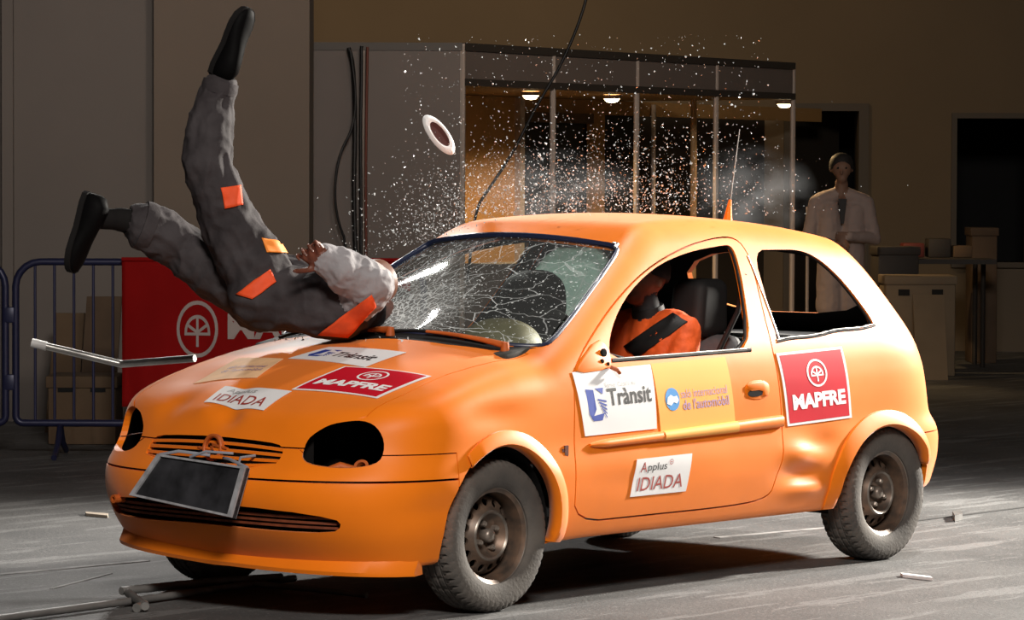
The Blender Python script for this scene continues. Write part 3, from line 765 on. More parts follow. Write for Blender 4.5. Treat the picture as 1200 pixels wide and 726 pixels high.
# wipers
for (pv, tip, lo_) in (((.225, -.600), (.10, -.12), -.600), ((.105, -.13), (.16, .46), -.13)):
    P = on_top([(pv[0]+(tip[0]-pv[0])*t, pv[1]+(tip[1]-pv[1])*t) for t in np.linspace(0, 1, 10)])
    m = MB(); m.tube(P[:7]+np.array([0, 0, .022]), [.015, .012, .010, .009, .008, .007, .006], 6); a_ = m.build('wiper_arm', paint_rough, car, 60)
    m = MB(); m.lathe([(0, .035), (.014, .033), (.018, .0)], P[0], (0, 0, 1), 12); m.build('wiper_pivot', paint_rough, car, 60)
    P = on_top([(pv[0]+.028+(tip[0]-pv[0])*t, pv[1]+(tip[1]-pv[1])*t) for t in np.linspace(.18, 1.15, 10)])
    m = MB(); m.tube(P+np.array([0, 0, .010]), .007, 6); m.build('wiper_blade', rubber, a_, 60)

# antenna
c = on_top([(2.34, 0)])[0]
a0 = Vector(c)
m = MB(); m.tube([a0+Vector((0, 0, -.01)), a0+Vector((.008, 0, .05)), a0+Vector((.022, 0, .12))], [.030, .017, .006], 12); an = m.build('antenna_base', paint, car, 60)
m = MB(); m.tube([a0+Vector((.022, 0, .115)), a0+Vector((.050, 0, .25)), a0+Vector((.085, 0, .42))], [.004, .003, .002], 6); m.build('antenna_whip', silver_m, car, 60)

# ------------------------------------------------------------------ nose: grille slats, badge, lower grille, device on the bumper
def nose_bar(y0, y1, z, hz, th, off, z1=None, n=24, droop=0.0):
    ys = np.linspace(y0, y1, n+1); zz = [z - droop*(y*y) for y in ys]
    P = on_nose(np.stack([ys, zz], 1)); m = MB(); v = []; f = []
    for p in P:
        for (dx, dz) in ((-off, -hz), (-off, hz), (-off+th, hz), (-off+th, -hz)): v.append((p[0]+dx, p[1], p[2]+dz))
    for i in range(n):
        for k in range(4): f.append((4*i+k, 4*i+(k+1) % 4, 4*i+4+(k+1) % 4, 4*i+4+k))
    f += [(0, 1, 2, 3), (4*n+3, 4*n+2, 4*n+1, 4*n)]
    m.add(v, f); return m
for i, z in enumerate((.545, .570, .595, .619)):
    nose_bar(-.340, .340, z, .0055, .010, -.003, droop=(-.10, .0, .05, .10)[i]).build('grille_slat', paint, car)
nose_bar(-.40, .40, .59, .08, .004, -.09, n=12).build('radiator', inner, car)
c = Vector(on_nose([(-.005, .600)])[0])
m = MB(); m.lathe([(.036, .0), (.050, .0), (.050, .014), (.046, .018), (.040, .018), (.036, .014)], c+Vector((.012, 0, 0)), (-1, 0, .12), 36, closed=True)
m.hexa([c+Vector((-.004, y, z)) for y, z in ((-.075, -.002), (.010, .008), (.010, .018), (-.075, .004))]+[c+Vector((.008, y, z)) for y, z in ((-.075, -.002), (.010, .008), (.010, .018), (-.075, .004))])
m.hexa([c+Vector((-.004, y, z)) for y, z in ((-.010, -.018), (.075, -.004), (.075, .002), (-.010, -.008))]+[c+Vector((.008, y, z)) for y, z in ((-.010, -.018), (.075, -.004), (.075, .002), (-.010, -.008))])
m.hexa([c+Vector((-.004, y, z)) for y, z in ((-.014, -.018), (-.002, -.018), (.014, .018), (.002, .018))]+[c+Vector((.008, y, z)) for y, z in ((-.014, -.018), (-.002, -.018), (.014, .018), (.002, .018))])
m.build('badge', paint_rough, car, 40)
dk = mat('dark_slat', (.16, .035, .010), .7, var=.3, scale=30)
for z in (.345, .362, .380): nose_bar(-.57, .57, z, .0045, .02, -.022, droop=.02).build('lower_grille_slat', dk, car)
nose_bar(-.62, .62, .36, .06, .004, -.07, n=16).build('bumper_backing', inner, car)
P = on_nose([(.47, .388)])[0]; m = MB(); m.lathe([(.008, -.02), (.016, -.02), (.016, .03), (.008, .03)], P, (-1, 0, 0), 12, closed=True); m.build('towing_eye', paint_rough, car)
# lip under the bumper
v = []; f = []; n = 40
pts = [(y, .200+.045*max(0, y/.65)) for y in np.linspace(-.725, .60, n+1)]
P = on_nose(pts)
for i, p in enumerate(P):
    e = abs(i/n-.5)*2; h = .026+.012*e
    for (dx, dz) in ((.012, .030), (-.004, .026), (-.030, -h+.014), (-.026, -h), (.02, -h+.004)): v.append((p[0]+dx, p[1]-.006*(1 if p[1] < 0 else -1)*(dx < 0), p[2]+dz))
for i in range(n):
    for k in range(5): f.append((5*i+k, 5*i+(k+1) % 5, 5*i+5+(k+1) % 5, 5*i+5+k))
f += [(0, 1, 2, 3, 4), tuple(range(5*n+4, 5*n-1, -1))]
mm = MB(); mm.add(v, f); mm.build('bumper_lip', paint, car, 35)
# framed dark device hung over the number plate
A, B_, C_, D_ = Vector((-.800, .171, .571)), Vector((-.795, -.278, .548)), Vector((-.845, -.258, .370)), Vector((-.850, .268, .418))
nn = (B_-A).cross(D_-A).normalized()
if nn.x > 0: nn = -nn
m = MB(); m.hexa([A-nn*.012, B_-nn*.012, C_-nn*.012, D_-nn*.012, A+nn*.006, B_+nn*.006, C_+nn*.006, D_+nn*.006])
scr = mat('scratched_screen', (.008, .008, .009), .4, col2=(.040, .040, .046), scale=9, det=12)
dv = m.build('plate_panel', scr, car)
dv['label'] = 'black scratched panel in a dull grey frame'
cen = (A+B_+C_+D_)/4; grey_f = mat('grey_frame', (.32, .32, .34), .5, var=.25, scale=25)
cs = [A, B_, C_, D_]
for i in range(4):
    a, b = cs[i], cs[(i+1) % 4]; ai = a+(cen-a)*.09; bi = b+(cen-b)*.09
    m = MB(); m.hexa([a-nn*.014, b-nn*.014, bi-nn*.014, ai-nn*.014, a+nn*.014, b+nn*.014, bi+nn*.014, ai+nn*.014]); m.build('frame_bar', grey_f, dv)
for k, (p, q, r_) in enumerate(((A, (-.73, -.02, .575), .006), (B_, (-.74, -.10, .570), .006), (B_+Vector((0, .05, 0)), (-.72, -.24, .585), .005), (A+Vector((0, -.16, .0)), (-.75, -.16, .590), .005))):
    q = Vector(q); m = MB(); mid = (p+q)/2+Vector((-.03, 0, .015)); m.tube([p, mid, q], r_, 6); m.build('cable', mat('grey_cable%d' % k, (.25, .26, .30), .5), dv, 60)
# lamp sockets
for s in (-1, 1):
    m = MB(); c = Vector((-.52, s*.47, .560)); m.tube([c+Vector((-.05, s*-.02, -.03)), c+Vector((.0, 0, -.012)), c+Vector((.04, s*.05, -.03))], .016, 8); m.build('lamp_bracket', paint_rough, car, 60)
    m = MB(); m.lathe([(.016, 0), (.027, 0), (.027, .02), (.016, .02)], (-.50, s*.56, .542), (-.75, s*.4, .7), 16, closed=True); m.build('lamp_socket', paint_rough, car, 60)
# engine bay block, sills and floor pan underneath
m = MB(); m.box((-.18, 0, .50), (.22, .34, .20)); bevelled(m.build('engine_block', inner, car), .03)
m = MB(); m.box((1.2, 0, .245), (.85, .60, .03)); m.build('floor_pan', inner, car)

# ------------------------------------------------------------------ cabin
m = MB(); m.prism([(.16, -.66, .50), (.16, -.66, .93), (.30, -.66, .955), (.46, -.66, .945), (.60, -.66, .90), (.68, -.66, .80), (.66, -.66, .55)], (0, 1.32, 0)); bevelled(m.build('dashboard', mat('dash_dark', (.035, .033, .028), .7, var=.2, scale=20), car), .015)
m = MB()
n = 20
for i in range(1):
    m.lathe([(.165*math.cos(a), .115*math.sin(a)) for a in np.linspace(0, PI/2-.001, 10)], (.47, -.36, .935), (0, 0, 1), 40)
bn = m.build('instrument_hood', olive_m, car, 60)
m = MB(); pts = [Vector((.70+.09*math.cos(t)*.45, -.37+.185*math.sin(t), .90+.185*math.cos(t)*.90)) for t in np.linspace(0, 2*PI, 41)[:-1]]
m.tube(pts, .014, 8, closed=True); sw = m.build('steering_wheel', rubber, car, 60)
m = MB(); m.lathe([(0, .03), (.06, .03), (.075, .0), (.05, -.05)], (.70, -.37, .90), (1, 0, .45), 20); m.box((.70, -.37, .90), (.012, .17, .018)); m.build('wheel_hub', rubber, sw, 60)
def seat(y, mt, top=.97, X0=0, hw=1.0):
    n0 = set(COL.objects)
    m = MB(); m.hexa([(1.02, y-.24, .30), (1.50, y-.24, .30), (1.50, y+.24, .30), (1.02, y+.24, .30), (1.00, y-.23, .50), (1.50, y-.23, .46), (1.50, y+.23, .46), (1.00, y+.23, .50)]); bevelled(m.build('seat_cushion', mt, car), .05, 3)
    m = MB(); m.hexa([(1.42, y-.23, .42), (1.56, y-.23, .42), (1.56, y+.23, .42), (1.42, y+.23, .42), (1.62, y-.19, top), (1.72, y-.19, top), (1.72, y+.19, top), (1.62, y+.19, top)]); bevelled(m.build('seat_back', mt, car), .05, 3)
    m = MB(); m.hexa([(1.52, y-.13*hw, .94), (1.74, y-.13*hw, .94), (1.74, y+.13*hw, .94), (1.52, y+.13*hw, .94), (1.56, y-.12*hw, 1.14+.05*hw), (1.75, y-.12*hw, 1.14+.05*hw), (1.75, y+.12*hw, 1.14+.05*hw), (1.56, y+.12*hw, 1.14+.05*hw)]); bevelled(m.build('headrest', rubber, car), .045 if hw < 1 else .10, 5)
    for o in set(COL.objects)-n0: o.location.x += X0
seat(-.36, seat_g, .95, .05, .70); seat(.36, seat_m, .97, -.15, 1.2)
m = MB(); m.hexa([(1.95, -.60, .30), (2.45, -.60, .30), (2.45, .60, .30), (1.95, .60, .30), (1.95, -.60, .50), (2.40, -.60, .50), (2.40, .60, .50), (1.95, .60, .50)]); m.hexa([(2.30, -.60, .48), (2.45, -.60, .48), (2.45, .60, .48), (2.30, .60, .48), (2.42, -.58, .90), (2.52, -.58, .90), (2.52, .58, .90), (2.42, .58, .90)]); bevelled(m.build('rear_bench', seat_m, car), .03)
m = MB(); m.box((2.66, 0, .905), (.16, .60, .012)); m.build('parcel_shelf', mat('shelf_grey', (.10, .10, .10), .8), car)
P = on_side([(x, .935+.03*(x-1.7)) for x in np.linspace(1.66, 2.40, 10)], 1); P[:, 1] -= .035
m = MB(); m.tube(P, .016, 8); m.build('far_sill_trim', silver_m, car, 60)
P = on_side([(x, .905) for x in np.linspace(.64, 1.52, 10)], 1); P[:, 1] -= .030
m = MB(); m.tube(P, .014, 8); m.build('far_sill_trim', silver_m, car, 60)
m = MB(); m.tube([(1.68, -.60, 1.20), (1.66, -.585, 1.05), (1.60, -.54, .90), (1.52, -.50, .75)], .012, 6); m.build('pillar_belt', rubber, car, 60)

# ------------------------------------------------------------------ figures: one continuous skin grown over tapered limbs
def at(u, v, D):
    """point in the hall at distance D seen in direction (u, v) of the 1200x726 frame"""
    r = DIR + RT*((u-600)/4201.07) - UP*((v-363)/4201.07)
    return CAM + r*(D/r.dot(HD))
def capsule(m, p, r0, q, r1, n=14, flat=None):
    p, q = Vector(p), Vector(q); ax = q-p; L = ax.length; a = ax.normalized()
    prof = [(r0*math.sin(t), -r0*math.cos(t)) for t in np.linspace(0.02, PI/2, 6)] + [(r1*math.cos(t), L+r1*math.sin(t)) for t in np.linspace(0, PI/2-.02, 6)]
    m.lathe(prof, p, a, n)
def figure(name, segs, mats, voxel, parent=None, smooth=4, wrinkle=None):
    """segs: (p0, r0, p1, r1, material index)"""
    m = MB()
    for (p, r0, q, r1, k) in segs: capsule(m, p, r0, q, r1)
    o = m.build(name, mats, parent)
    md = o.modifiers.new('r', 'REMESH'); md.mode = 'VOXEL'; md.voxel_size = voxel; md.adaptivity = 0
    md = o.modifiers.new('s', 'SMOOTH'); md.iterations = smooth; md.factor = .5
    apply_mods(o); me = o.data
    n = len(me.vertices); co = np.empty(n*3); me.vertices.foreach_get('co', co); co = co.reshape(-1, 3)
    best = np.full(n, 1e9); idx = np.zeros(n, int)
    for (p, r0, q, r1, k) in segs:
        p, q = np.array(p), np.array(q); d = q-p; L2 = max(d@d, 1e-9)
        t = np.clip((co-p)@d/L2, 0, 1); dist = np.linalg.norm(co-(p+t[:, None]*d), axis=1)-(r0+(r1-r0)*t)
        b = dist < best; best[b] = dist[b]; idx[b] = k
    if wrinkle:
        nr = np.empty(n*3); me.vertices.foreach_get('normal', nr); nr = nr.reshape(-1, 3)
        for (k, amp, sc) in wrinkle:
            for i in np.where(idx == k)[0]:
                c = Vector(co[i])*sc
                h = mnoise.noise(c) + .5*(1-2*abs(mnoise.noise(c*1.9+Vector((7, 3, 1))))) + .3*mnoise.noise(c*3.7)
                co[i] += nr[i]*(h*amp)
        me.vertices.foreach_set('co', co.ravel())
    nf = len(me.polygons); mi = np.empty(nf, int)
    vi = np.empty(len(me.loops), int); me.loops.foreach_get('vertex_index', vi); ls = np.empty(nf, int); me.polygons.foreach_get('loop_start', ls)
    me.materials.clear()
    for mt in mats: me.materials.append(mt)
    me.polygons.foreach_set('material_index', idx[vi[ls]].astype(np.int32)); me.polygons.foreach_set('use_smooth', np.ones(nf, bool)); me.update()
    return o
def shoe(name, heel, toe, up, wd, mats, parent):
    """shoe lofted along its length; up is the direction of the ankle"""
    heel, toe = Vector(heel), Vector(toe); f = (toe-heel); L = f.length; f.normalize()
    up = (Vector(up)-f*Vector(up).dot(f)).normalized(); sd = f.cross(up)
    prof = [(0, .55, .40), (.03, .80, .62), (.15, .92, .80), (.30, .88, .72), (.45, .84, .58), (.60, .95, .42), (.75, 1.0, .33), (.88, .86, .26), (.97, .52, .20), (1.0, .2, .12)]
    v = []; fc = []; n = 14
    for (t, w_, h) in prof:
        for k in range(n):
            a = 2*PI*k/n; x = math.cos(a)*w_*wd/2; z = math.sin(a)
            z = (max(z, 0)**.8)*h*L*.36 if z > 0 else z*.012
            v.append(heel+f*(t*L)+sd*x+up*(z+.014))
    for i in range(len(prof)-1):
        for k in range(n): fc.append((i*n+k, i*n+(k+1) % n, (i+1)*n+(k+1) % n, (i+1)*n+k))
    fc += [tuple(range(n-1, -1, -1)), tuple((len(prof)-1)*n+k for k in range(n))]
    m = MB(); m.add(v, fc); o = m.build(name, mats[0], parent, 60)
    m = MB(); lo = []
    for (t, w_, h) in prof: lo.append(heel+f*(t*L*1.02-.004)+sd*(w_*wd/2*1.06))
    for (t, w_, h) in prof[::-1]: lo.append(heel+f*(t*L*1.02-.004)-sd*(w_*wd/2*1.06))
    m.prism(lo, up*.024); m.build('sole', mats[1], o, 30)
    return o
def patch(name, q, src, bvh, mt, parent, nu=10, nv=8, off=.006):
    """cloth patch laid onto a body: corners tl, tr, br, bl in front of it, dropped along src direction"""
    a, b, c, d = [Vector(x) for x in q]; v = []; f = []
    for j in range(nv+1):
        for i in range(nu+1):
            u, w_ = i/nu, j/nv; p = (a*(1-u)+b*u)*(1-w_)+(d*(1-u)+c*u)*w_
            h = bvh.ray_cast(p, (p-CAM).normalized())
            v.append(h[0]+h[1]*off if h[0] is not None else None)
    ok = lambda *ix: all(v[i] is not None for i in ix)
    for j in range(nv):
        for i in range(nu):
            q_ = (j*(nu+1)+i, (j+1)*(nu+1)+i, (j+1)*(nu+1)+i+1, j*(nu+1)+i+1)
            if ok(*q_) and max((v[q_[k]]-v[q_[k-1]]).length for k in range(4)) < .12: f.append(q_)
    # keep the largest connected patch only
    g = list(range(len(f))); own = {}
    def root(i):
        while g[i] != i: i = g[i]
        return i
    for i, q_ in enumerate(f):
        for k in q_:
            if k in own: g[root(i)] = root(own[k])
            else: own[k] = i
    cnt = {}
    for i in range(len(f)): cnt[root(i)] = cnt.get(root(i), 0)+1
    if cnt:
        best = max(cnt, key=cnt.get); f = [q_ for i, q_ in enumerate(f) if root(i) == best]
    used = sorted({k for q_ in f for k in q_}); ix = {k: i for i, k in enumerate(used)}
    v = [v[k] for k in used]; f = [tuple(ix[k] for k in q_) for q_ in f]
    o = pyd(name, v, f, mt, parent, 60)
    md = o.modifiers.new('s', 'SOLIDIFY'); md.thickness = .003; md.offset = 0; apply_mods(o); return o
def hand(mseg, wrist, fdir, palm_n, side, L, k, curl):
    """palm plus five bent fingers appended as segments; side = +1/-1 puts the thumb"""
    fdir = Vector(fdir).normalized(); pn = Vector(palm_n); pn = (pn-fdir*pn.dot(fdir)).normalized(); sd = fdir.cross(pn)*side
    w0 = Vector(wrist); kn = []
    for i in range(4):
        o = sd*(.034-.0225*i)*L/.19; kn.append(w0+fdir*(L*(.50-.012*abs(i-1.2)))+o)
        mseg.append((w0+fdir*.012+o*.55, .017, kn[-1], .0125, k))
    for i, ln_ in enumerate((.40, .46, .43, .34)):
        p = kn[i]; a = curl[i]*.55; r = .0088-.0006*(i == 3)
        for seg, fr_ in enumerate((.46, .31, .23)):
            d = fdir*math.cos(a)+pn*math.sin(a)+sd*((.16-.10*i)*math.cos(a)); d.normalize()
            q = p+d*(ln_*L*fr_*1.05); mseg.append((p, r, q, r-.0010, k)); p = q; r -= .0008; a += curl[i]
    p = w0+fdir*.020+sd*.020; d = (fdir*.62+sd*.70+pn*.25).normalized()
    for ln_, r0, r1 in ((.27, .0145, .0115), (.19, .0110, .0100), (.15, .0098, .0085)):
        q = p+d*(L*ln_); mseg.append((p, r0, q, r1, k)); p = q; d = (d*.8+fdir*.35+pn*.22).normalized()

# ---- the dummy thrown over the bonnet
cloth = mat('dark_grey_overalls', (0.026, 0.021, 0.023), 0.8, col2=(0.050, 0.043, 0.046), scale=7, bump=.35, bscale=34, spec=.25)
dskin = mat('dummy_skin', (0.13, 0.040, 0.022), 0.5, var=.2, scale=25)
sock = mat('black_sock', (0.010, 0.009, 0.009), 0.85, spec=.1)
shoe_m = mat('black_shoe', (0.003, 0.0028, 0.003), 0.6, spec=.04); sole_m = mat('black_sole', (0.012, 0.011, 0.011), 0.7, spec=.1)
orange_p = mat('orange_cloth', (0.78, 0.075, 0.010), 0.7, var=.12, scale=18)
amber_p = mat('amber_cloth', (0.85, 0.24, 0.020), 0.6, var=.1, scale=18)
ring_m = mat('brown_ring', (0.16, 0.060, 0.030), 0.5); band_m = mat('pale_band', (0.55, 0.48, 0.45), 0.6)
sleeve = mat('lit_sleeve', (0.27, 0.255, 0.268), 0.75, var=.12, scale=10, bump=.3, bscale=40)  # overalls sleeve with its lit, whitish tone put into the colour
DD = 13.60
dm = empty('crash_test_dummy', at(400, 395, DD)); tag(dm, 'crash test dummy in dark grey overalls thrown head first into the cracked windscreen', 'crash test dummy')
P_ = lambda u, v, dd=0.0: at(u, v, DD+dd)
sg = []
pel = P_(312, 338); 
# torso: two side by side runs give it breadth away from the viewer
for dd, dv in ((-.07, 6), (.07, -6)):
    sg += [(P_(305, 340+dv, dd), .125, P_(352, 346+dv, dd), .118, 0), (P_(352, 346+dv, dd), .118, P_(402, 352+dv, dd), .125, 0), (P_(402, 352+dv, dd+.04), .125, P_(424, 358+dv, dd+.10), .085, 0)]
# leg in the air
sg += [(P_(302, 318, -.05), .128, P_(268, 262, -.04), .108, 0), (P_(268, 262, -.04), .108, P_(246, 196, -.06), .094, 0), (P_(246, 196, -.06), .094, P_(247, 150, -.03), .082, 0), (P_(247, 150, -.03), .082, P_(257, 104, 0), .066, 0), (P_(258, 104, 0), .052, P_(263, 74, .0), .044, 2), (P_(263, 74, 0), .042, P_(272, 48, .0), .036, 2)]
# leg kicked out to the left
sg += [(P_(302, 348, .07), .122, P_(258, 322, .10), .108, 0), (P_(258, 322, .1), .108, P_(214, 288, .12), .094, 0), (P_(214, 288, .12), .094, P_(172, 266, .06), .090, 0), (P_(178, 264, .06), .050, P_(140, 257, .03), .046, 2), (P_(140, 257, .03), .042, P_(112, 256, .02), .040, 2)]
# near arm: upper arm and sleeve, wrist
sg += [(P_(418, 350, -.13), .085, P_(432, 335, -.20), .088, 3), (P_(432, 335, -.20), .092, P_(402, 316, -.26), .080, 3), (P_(402, 316, -.26), .080, P_(384, 307, -.27), .062, 3), (P_(386, 307, -.27), .036, P_(376, 303, -.27), .030, 1)]
hand(sg, P_(384, 311, -.27), P_(366, 295, -.32)-P_(384, 311, -.27), P_(378, 318, -.60)-P_(382, 300, -.27), -1, .205, 1, (.75, .85, .9, .95))
# far arm stretched out ahead through the glass
sg += [(P_(414, 352, .19), .075, P_(436, 362, .36), .060, 0), (P_(436, 362, .36), .056, P_(452, 362, .52), .045, 0)]
# neck and head going into the windscreen
sg += [(P_(424, 360, .12), .066, P_(446, 364, .38), .060, 1), (P_(454, 362, .52), .094, P_(464, 362, .54), .090, 1), (P_(458, 376, .50), .060, P_(464, 378, .50), .055, 1)]
body = figure('body', sg, [cloth, dskin, sock, sleeve], .0056, dm, 5, [(0, .017, 7.0), (3, .012, 11.0)])
bv = BVHTree.FromPolygons([v.co.copy() for v in body.data.vertices], [tuple(p.vertices) for p in body.data.polygons])
def dpatch(name, quad, mt, lab=None):
    o = patch(name, [at(u, v, 12.6) for u, v in quad], HD.copy(), bv, mt, dm)
    if lab: o['label'] = lab
dpatch('orange_patch', [(259, 220), (281, 217), (284, 240), (263, 244)], orange_p, 'square orange patch at the knee')
dpatch('amber_patch', [(306, 279), (330, 284), (338, 297), (312, 296)], amber_p, 'amber patch at the hip')
dpatch('orange_stripe', [(277, 345), (316, 315), (324, 330), (296, 351)], orange_p, 'slanted orange stripe at the waist')
dpatch('orange_yoke', [(372, 391), (436, 344), (440, 358), (408, 394)], orange_p, 'orange shoulder yoke')
m = MB(); c = P_(441, 330, -.16); ax = (P_(452, 326, -.10)-P_(430, 334, -.2)).normalized()
m.lathe([(.070, -.022), (.084, -.022), (.086, 0), (.084, .022), (.070, .022)], c, ax, 28, closed=True); m.build('shoulder_ring', ring_m, dm, 40)
m = MB(); m.lathe([(.074, -.010), (.089, -.010), (.089, .010), (.074, .010)], c-ax*.036, ax, 28, closed=True); m.build('pale_band', band_m, dm, 40)
# trouser hems
for a, b, r in ((P_(256, 108), P_(259, 96), .068), (P_(176, 267, .06), P_(165, 263, .05), .094)):
    ax = (b-a).normalized(); m = MB(); m.lathe([(r*.7, -.02), (r, -.025), (r*1.03, .0), (r, .022), (r*.80, .022), (r*.72, .0)], (a+b)/2, ax, 24, closed=True); m.build('trouser_hem', cloth, dm, 60)
# shoes: toe of the raised foot points up, the other hangs down showing its sole
shoe('shoe', P_(252, 88, .0), P_(289, 8, -.02), P_(300, 60, -.12)-P_(262, 50, 0), .105, (shoe_m, sole_m), dm)
shoe('shoe', P_(104, 226, .0), P_(80, 318, -.03), P_(125, 262, -.05)-P_(92, 268, 0), .105, (shoe_m, sole_m), dm)

# ---- driver dummy
skin_b = mat('brown_head', (0.20, 0.075, 0.040), 0.55, var=.12, scale=20)
vest = mat('orange_vest', (0.92, 0.12, 0.015), 0.7, var=.12, scale=14, bump=.3, bscale=40)
hair_b = mat('black_hair', (0.010, 0.008, 0.008), 0.7)
dk_cl = mat('dark_clothes', (0.03, 0.03, 0.033), 0.8)
dr = empty('driver_dummy', (1.36, -.36, .46)); tag(dr, 'seated driver dummy in a bright orange vest behind the near side window', 'crash test dummy')
sg = []
yc = -.36; DX, DZ = -.04, .105
def sh(g): return [(Vector(p)+Vector((DX, 0, DZ)), a, Vector(q)+Vector((DX, 0, DZ)), b_, k) for (p, a, q, b_, k) in g]
sg += [((1.40, yc-.08, .56), .12, (1.40, yc+.08, .56), .12, 2), ((1.40, yc-.09, .60), .11, (1.43, yc-.10, .84), .115, 0), ((1.40, yc+.09, .60), .11, (1.43, yc+.10, .84), .115, 0), ((1.42, yc, .62), .12, (1.44, yc, .84), .12, 0)]
sg += [((1.42, yc-.17, .865), .070, (1.42, yc+.17, .865), .070, 0), ((1.41, yc, .90), .058, (1.385, yc, .99), .054, 3)]
# head: skull, face, chin, nose, ears
sg += [((1.385, yc, 1.095), .088, (1.345, yc, 1.085), .080, 1), ((1.325, yc, 1.05), .060, (1.315, yc, 1.015), .042, 1), ((1.272, yc, 1.068), .012, (1.258, yc, 1.045), .013, 1), ((1.285, yc-.018, 1.012), .014, (1.285, yc+.018, 1.012), .014, 1)]
for s in (-1, 1): sg += [((1.375, yc+s*.080, 1.075), .014, (1.378, yc+s*.084, 1.05), .012, 1), ((1.282, yc+s*.030, 1.090), .016, (1.282, yc+s*.040, 1.092), .014, 1)]
for s in (-1, 1):
    sg += [((1.42, yc+s*.18, .86), .062, (1.30, yc+s*.22, .66), .050, 0), ((1.30, yc+s*.22, .66), .046, (1.02, yc+s*.17, .74), .036, 0)]
    hs = []; hand(hs, (1.02, yc+s*.17, .74), (-.9, -s*.05, .45), (-.4, 0, -.9), s, .18, 1, (.6, .65, .65, .7)); sg += hs
    sg += [((1.38, yc+s*.09, .53), .085, (.98, yc+s*.11, .58), .065, 2), ((.98, yc+s*.11, .58), .060, (.86, yc+s*.10, .34), .048, 2), ((.86, yc+s*.10, .32), .040, (.74, yc+s*.10, .31), .036, 2)]
drb = figure('body', sh(sg), [vest, skin_b, dk_cl, dk_cl], .0095, dr, 3, [(0, .006, 14.0)])
m = MB()
hp = [(.0, .112), (.04, .108), (.08, .088), (.100, .052), (.103, .0), (.098, -.03)]
m.lathe([(r, o) for r, o in [(0.001, .104), (.04, .098), (.075, .074), (.094, .040), (.099, .0), (.094, -.02)]], (1.392+DX, yc, 1.100+DZ), (.30, 0, 1), 24); m.build('hair', hair_b, dr, 60)
for s in (-1, 1):
    m = MB(); m.lathe([(0, .010), (.007, .007), (.010, 0), (.006, -.006)], (1.272+DX, yc+s*.034, 1.078+DZ), (-1, s*.2, 0), 12); m.build('eye', mat('eye_dark%d' % s, (.05, .04, .04), .3), dr, 60)
# belt across the vest
bvd = BVHTree.FromPolygons([v.co.copy() for v in drb.data.vertices], [tuple(p.vertices) for p in drb.data.polygons])
patch('seat_belt', [at(u, v, 12.4) for u, v in ((788, 368), (806, 378), (728, 432), (712, 418))], None, bvd, rubber, dr, 12, 4, .008)
m = MB(); m.lathe([(.052, -.022), (.066, -.020), (.068, .0), (.064, .022), (.052, .022)], (1.405+DX, yc, .945+DZ), (-.25, 0, 1), 24, closed=True); m.build('neck_collar', hair_b, dr, 40)

# ---- onlooker in a white coat
coat = mat('white_coat', (0.30, 0.23, 0.21), 0.8, var=.06, scale=6, bump=.2, bscale=30)
skin_p = mat('onlooker_skin', (0.20, 0.11, 0.075), 0.6)
trou = mat('dark_trousers', (0.03, 0.028, 0.028), 0.8)
OX, OD = 2.66, 29.0
pe = empty('person', H(OX, OD)); tag(pe, 'person in a white coat with dark hair standing in the dim doorway behind the car', 'person')
h = lambda x, d, z: H(OX+x, OD+d, z)
sg = []
for s in (-1, 1):
    sg += [(h(s*.10, 0, .08), .05, h(s*.10, .0, .48), .058, 2), (h(s*.10, 0, .48), .062, h(s*.09, 0, .90), .085, 2), (h(s*.10, -.02, .04), .04, h(s*.11, -.17, .035), .035, 2)]
    sg += [(h(s*.085, 0, .55), .115, h(s*.085, 0, .95), .105, 0), (h(s*.085, 0, .95), .105, h(s*.10, .01, 1.30), .105, 0), (h(s*.06, .01, 1.44), .065, h(s*.185, .01, 1.40), .062, 0)]
    sg += [(h(s*.20, .01, 1.39), .062, h(s*.27, -.02, 1.10), .050, 0)]
sg += [(h(-.27, -.02, 1.10), .050, h(-.08, -.20, 1.05), .040, 0), (h(.27, -.02, 1.10), .050, h(.05, -.20, 1.12), .040, 0)]
hand(sg, h(-.08, -.20, 1.05), HR*.9+HD*-.3, -HD, 1, .17, 1, (.5, .5, .5, .5)); hand(sg, h(.05, -.20, 1.12), HR*-.9+HD*-.3, -HD, -1, .17, 1, (.5, .5, .5, .5))
sg += [(h(0, .0, 1.45), .055, h(0, -.01, 1.55), .052, 1), (h(0, .02, 1.68), .088, h(0, -.02, 1.66), .080, 1), (h(0, -.045, 1.62), .058, h(0, -.055, 1.585), .042, 1), (h(-.01, -.108, 1.645), .011, h(-.01, -.118, 1.625), .013, 1)]
for s in (-1, 1): sg += [(h(s*.085, .0, 1.67), .014, h(s*.088, .0, 1.645), .012, 1)]
figure('body', sg, [coat, skin_p, trou], .011, pe, 3, [(0, .006, 10.0)])
m = MB(); m.lathe([(0.001, .105), (.045, .098), (.080, .072), (.096, .035), (.100, -.01), (.094, -.04)], h(0, .022, 1.685), Vector((0, 0, 1))+HD*.35, 24); m.build('hair', hair_b, pe, 60)
for s in (-1, 1): m = MB(); m.lathe([(0.001, .006), (.008, .003), (.010, -.004)], h(s*.033-.005, -.093, 1.668), -HD, 10); m.build('eye', hair_b, pe, 60)
m = MB(); m.hexa([h(-.035, -.117, 1.42), h(.035, -.117, 1.42), h(.012, -.122, 1.22), h(-.012, -.122, 1.22), h(-.035, -.09, 1.42), h(.035, -.09, 1.42), h(.012, -.1, 1.22), h(-.012, -.1, 1.22)]); m.build('collar_gap', dk_cl, pe)

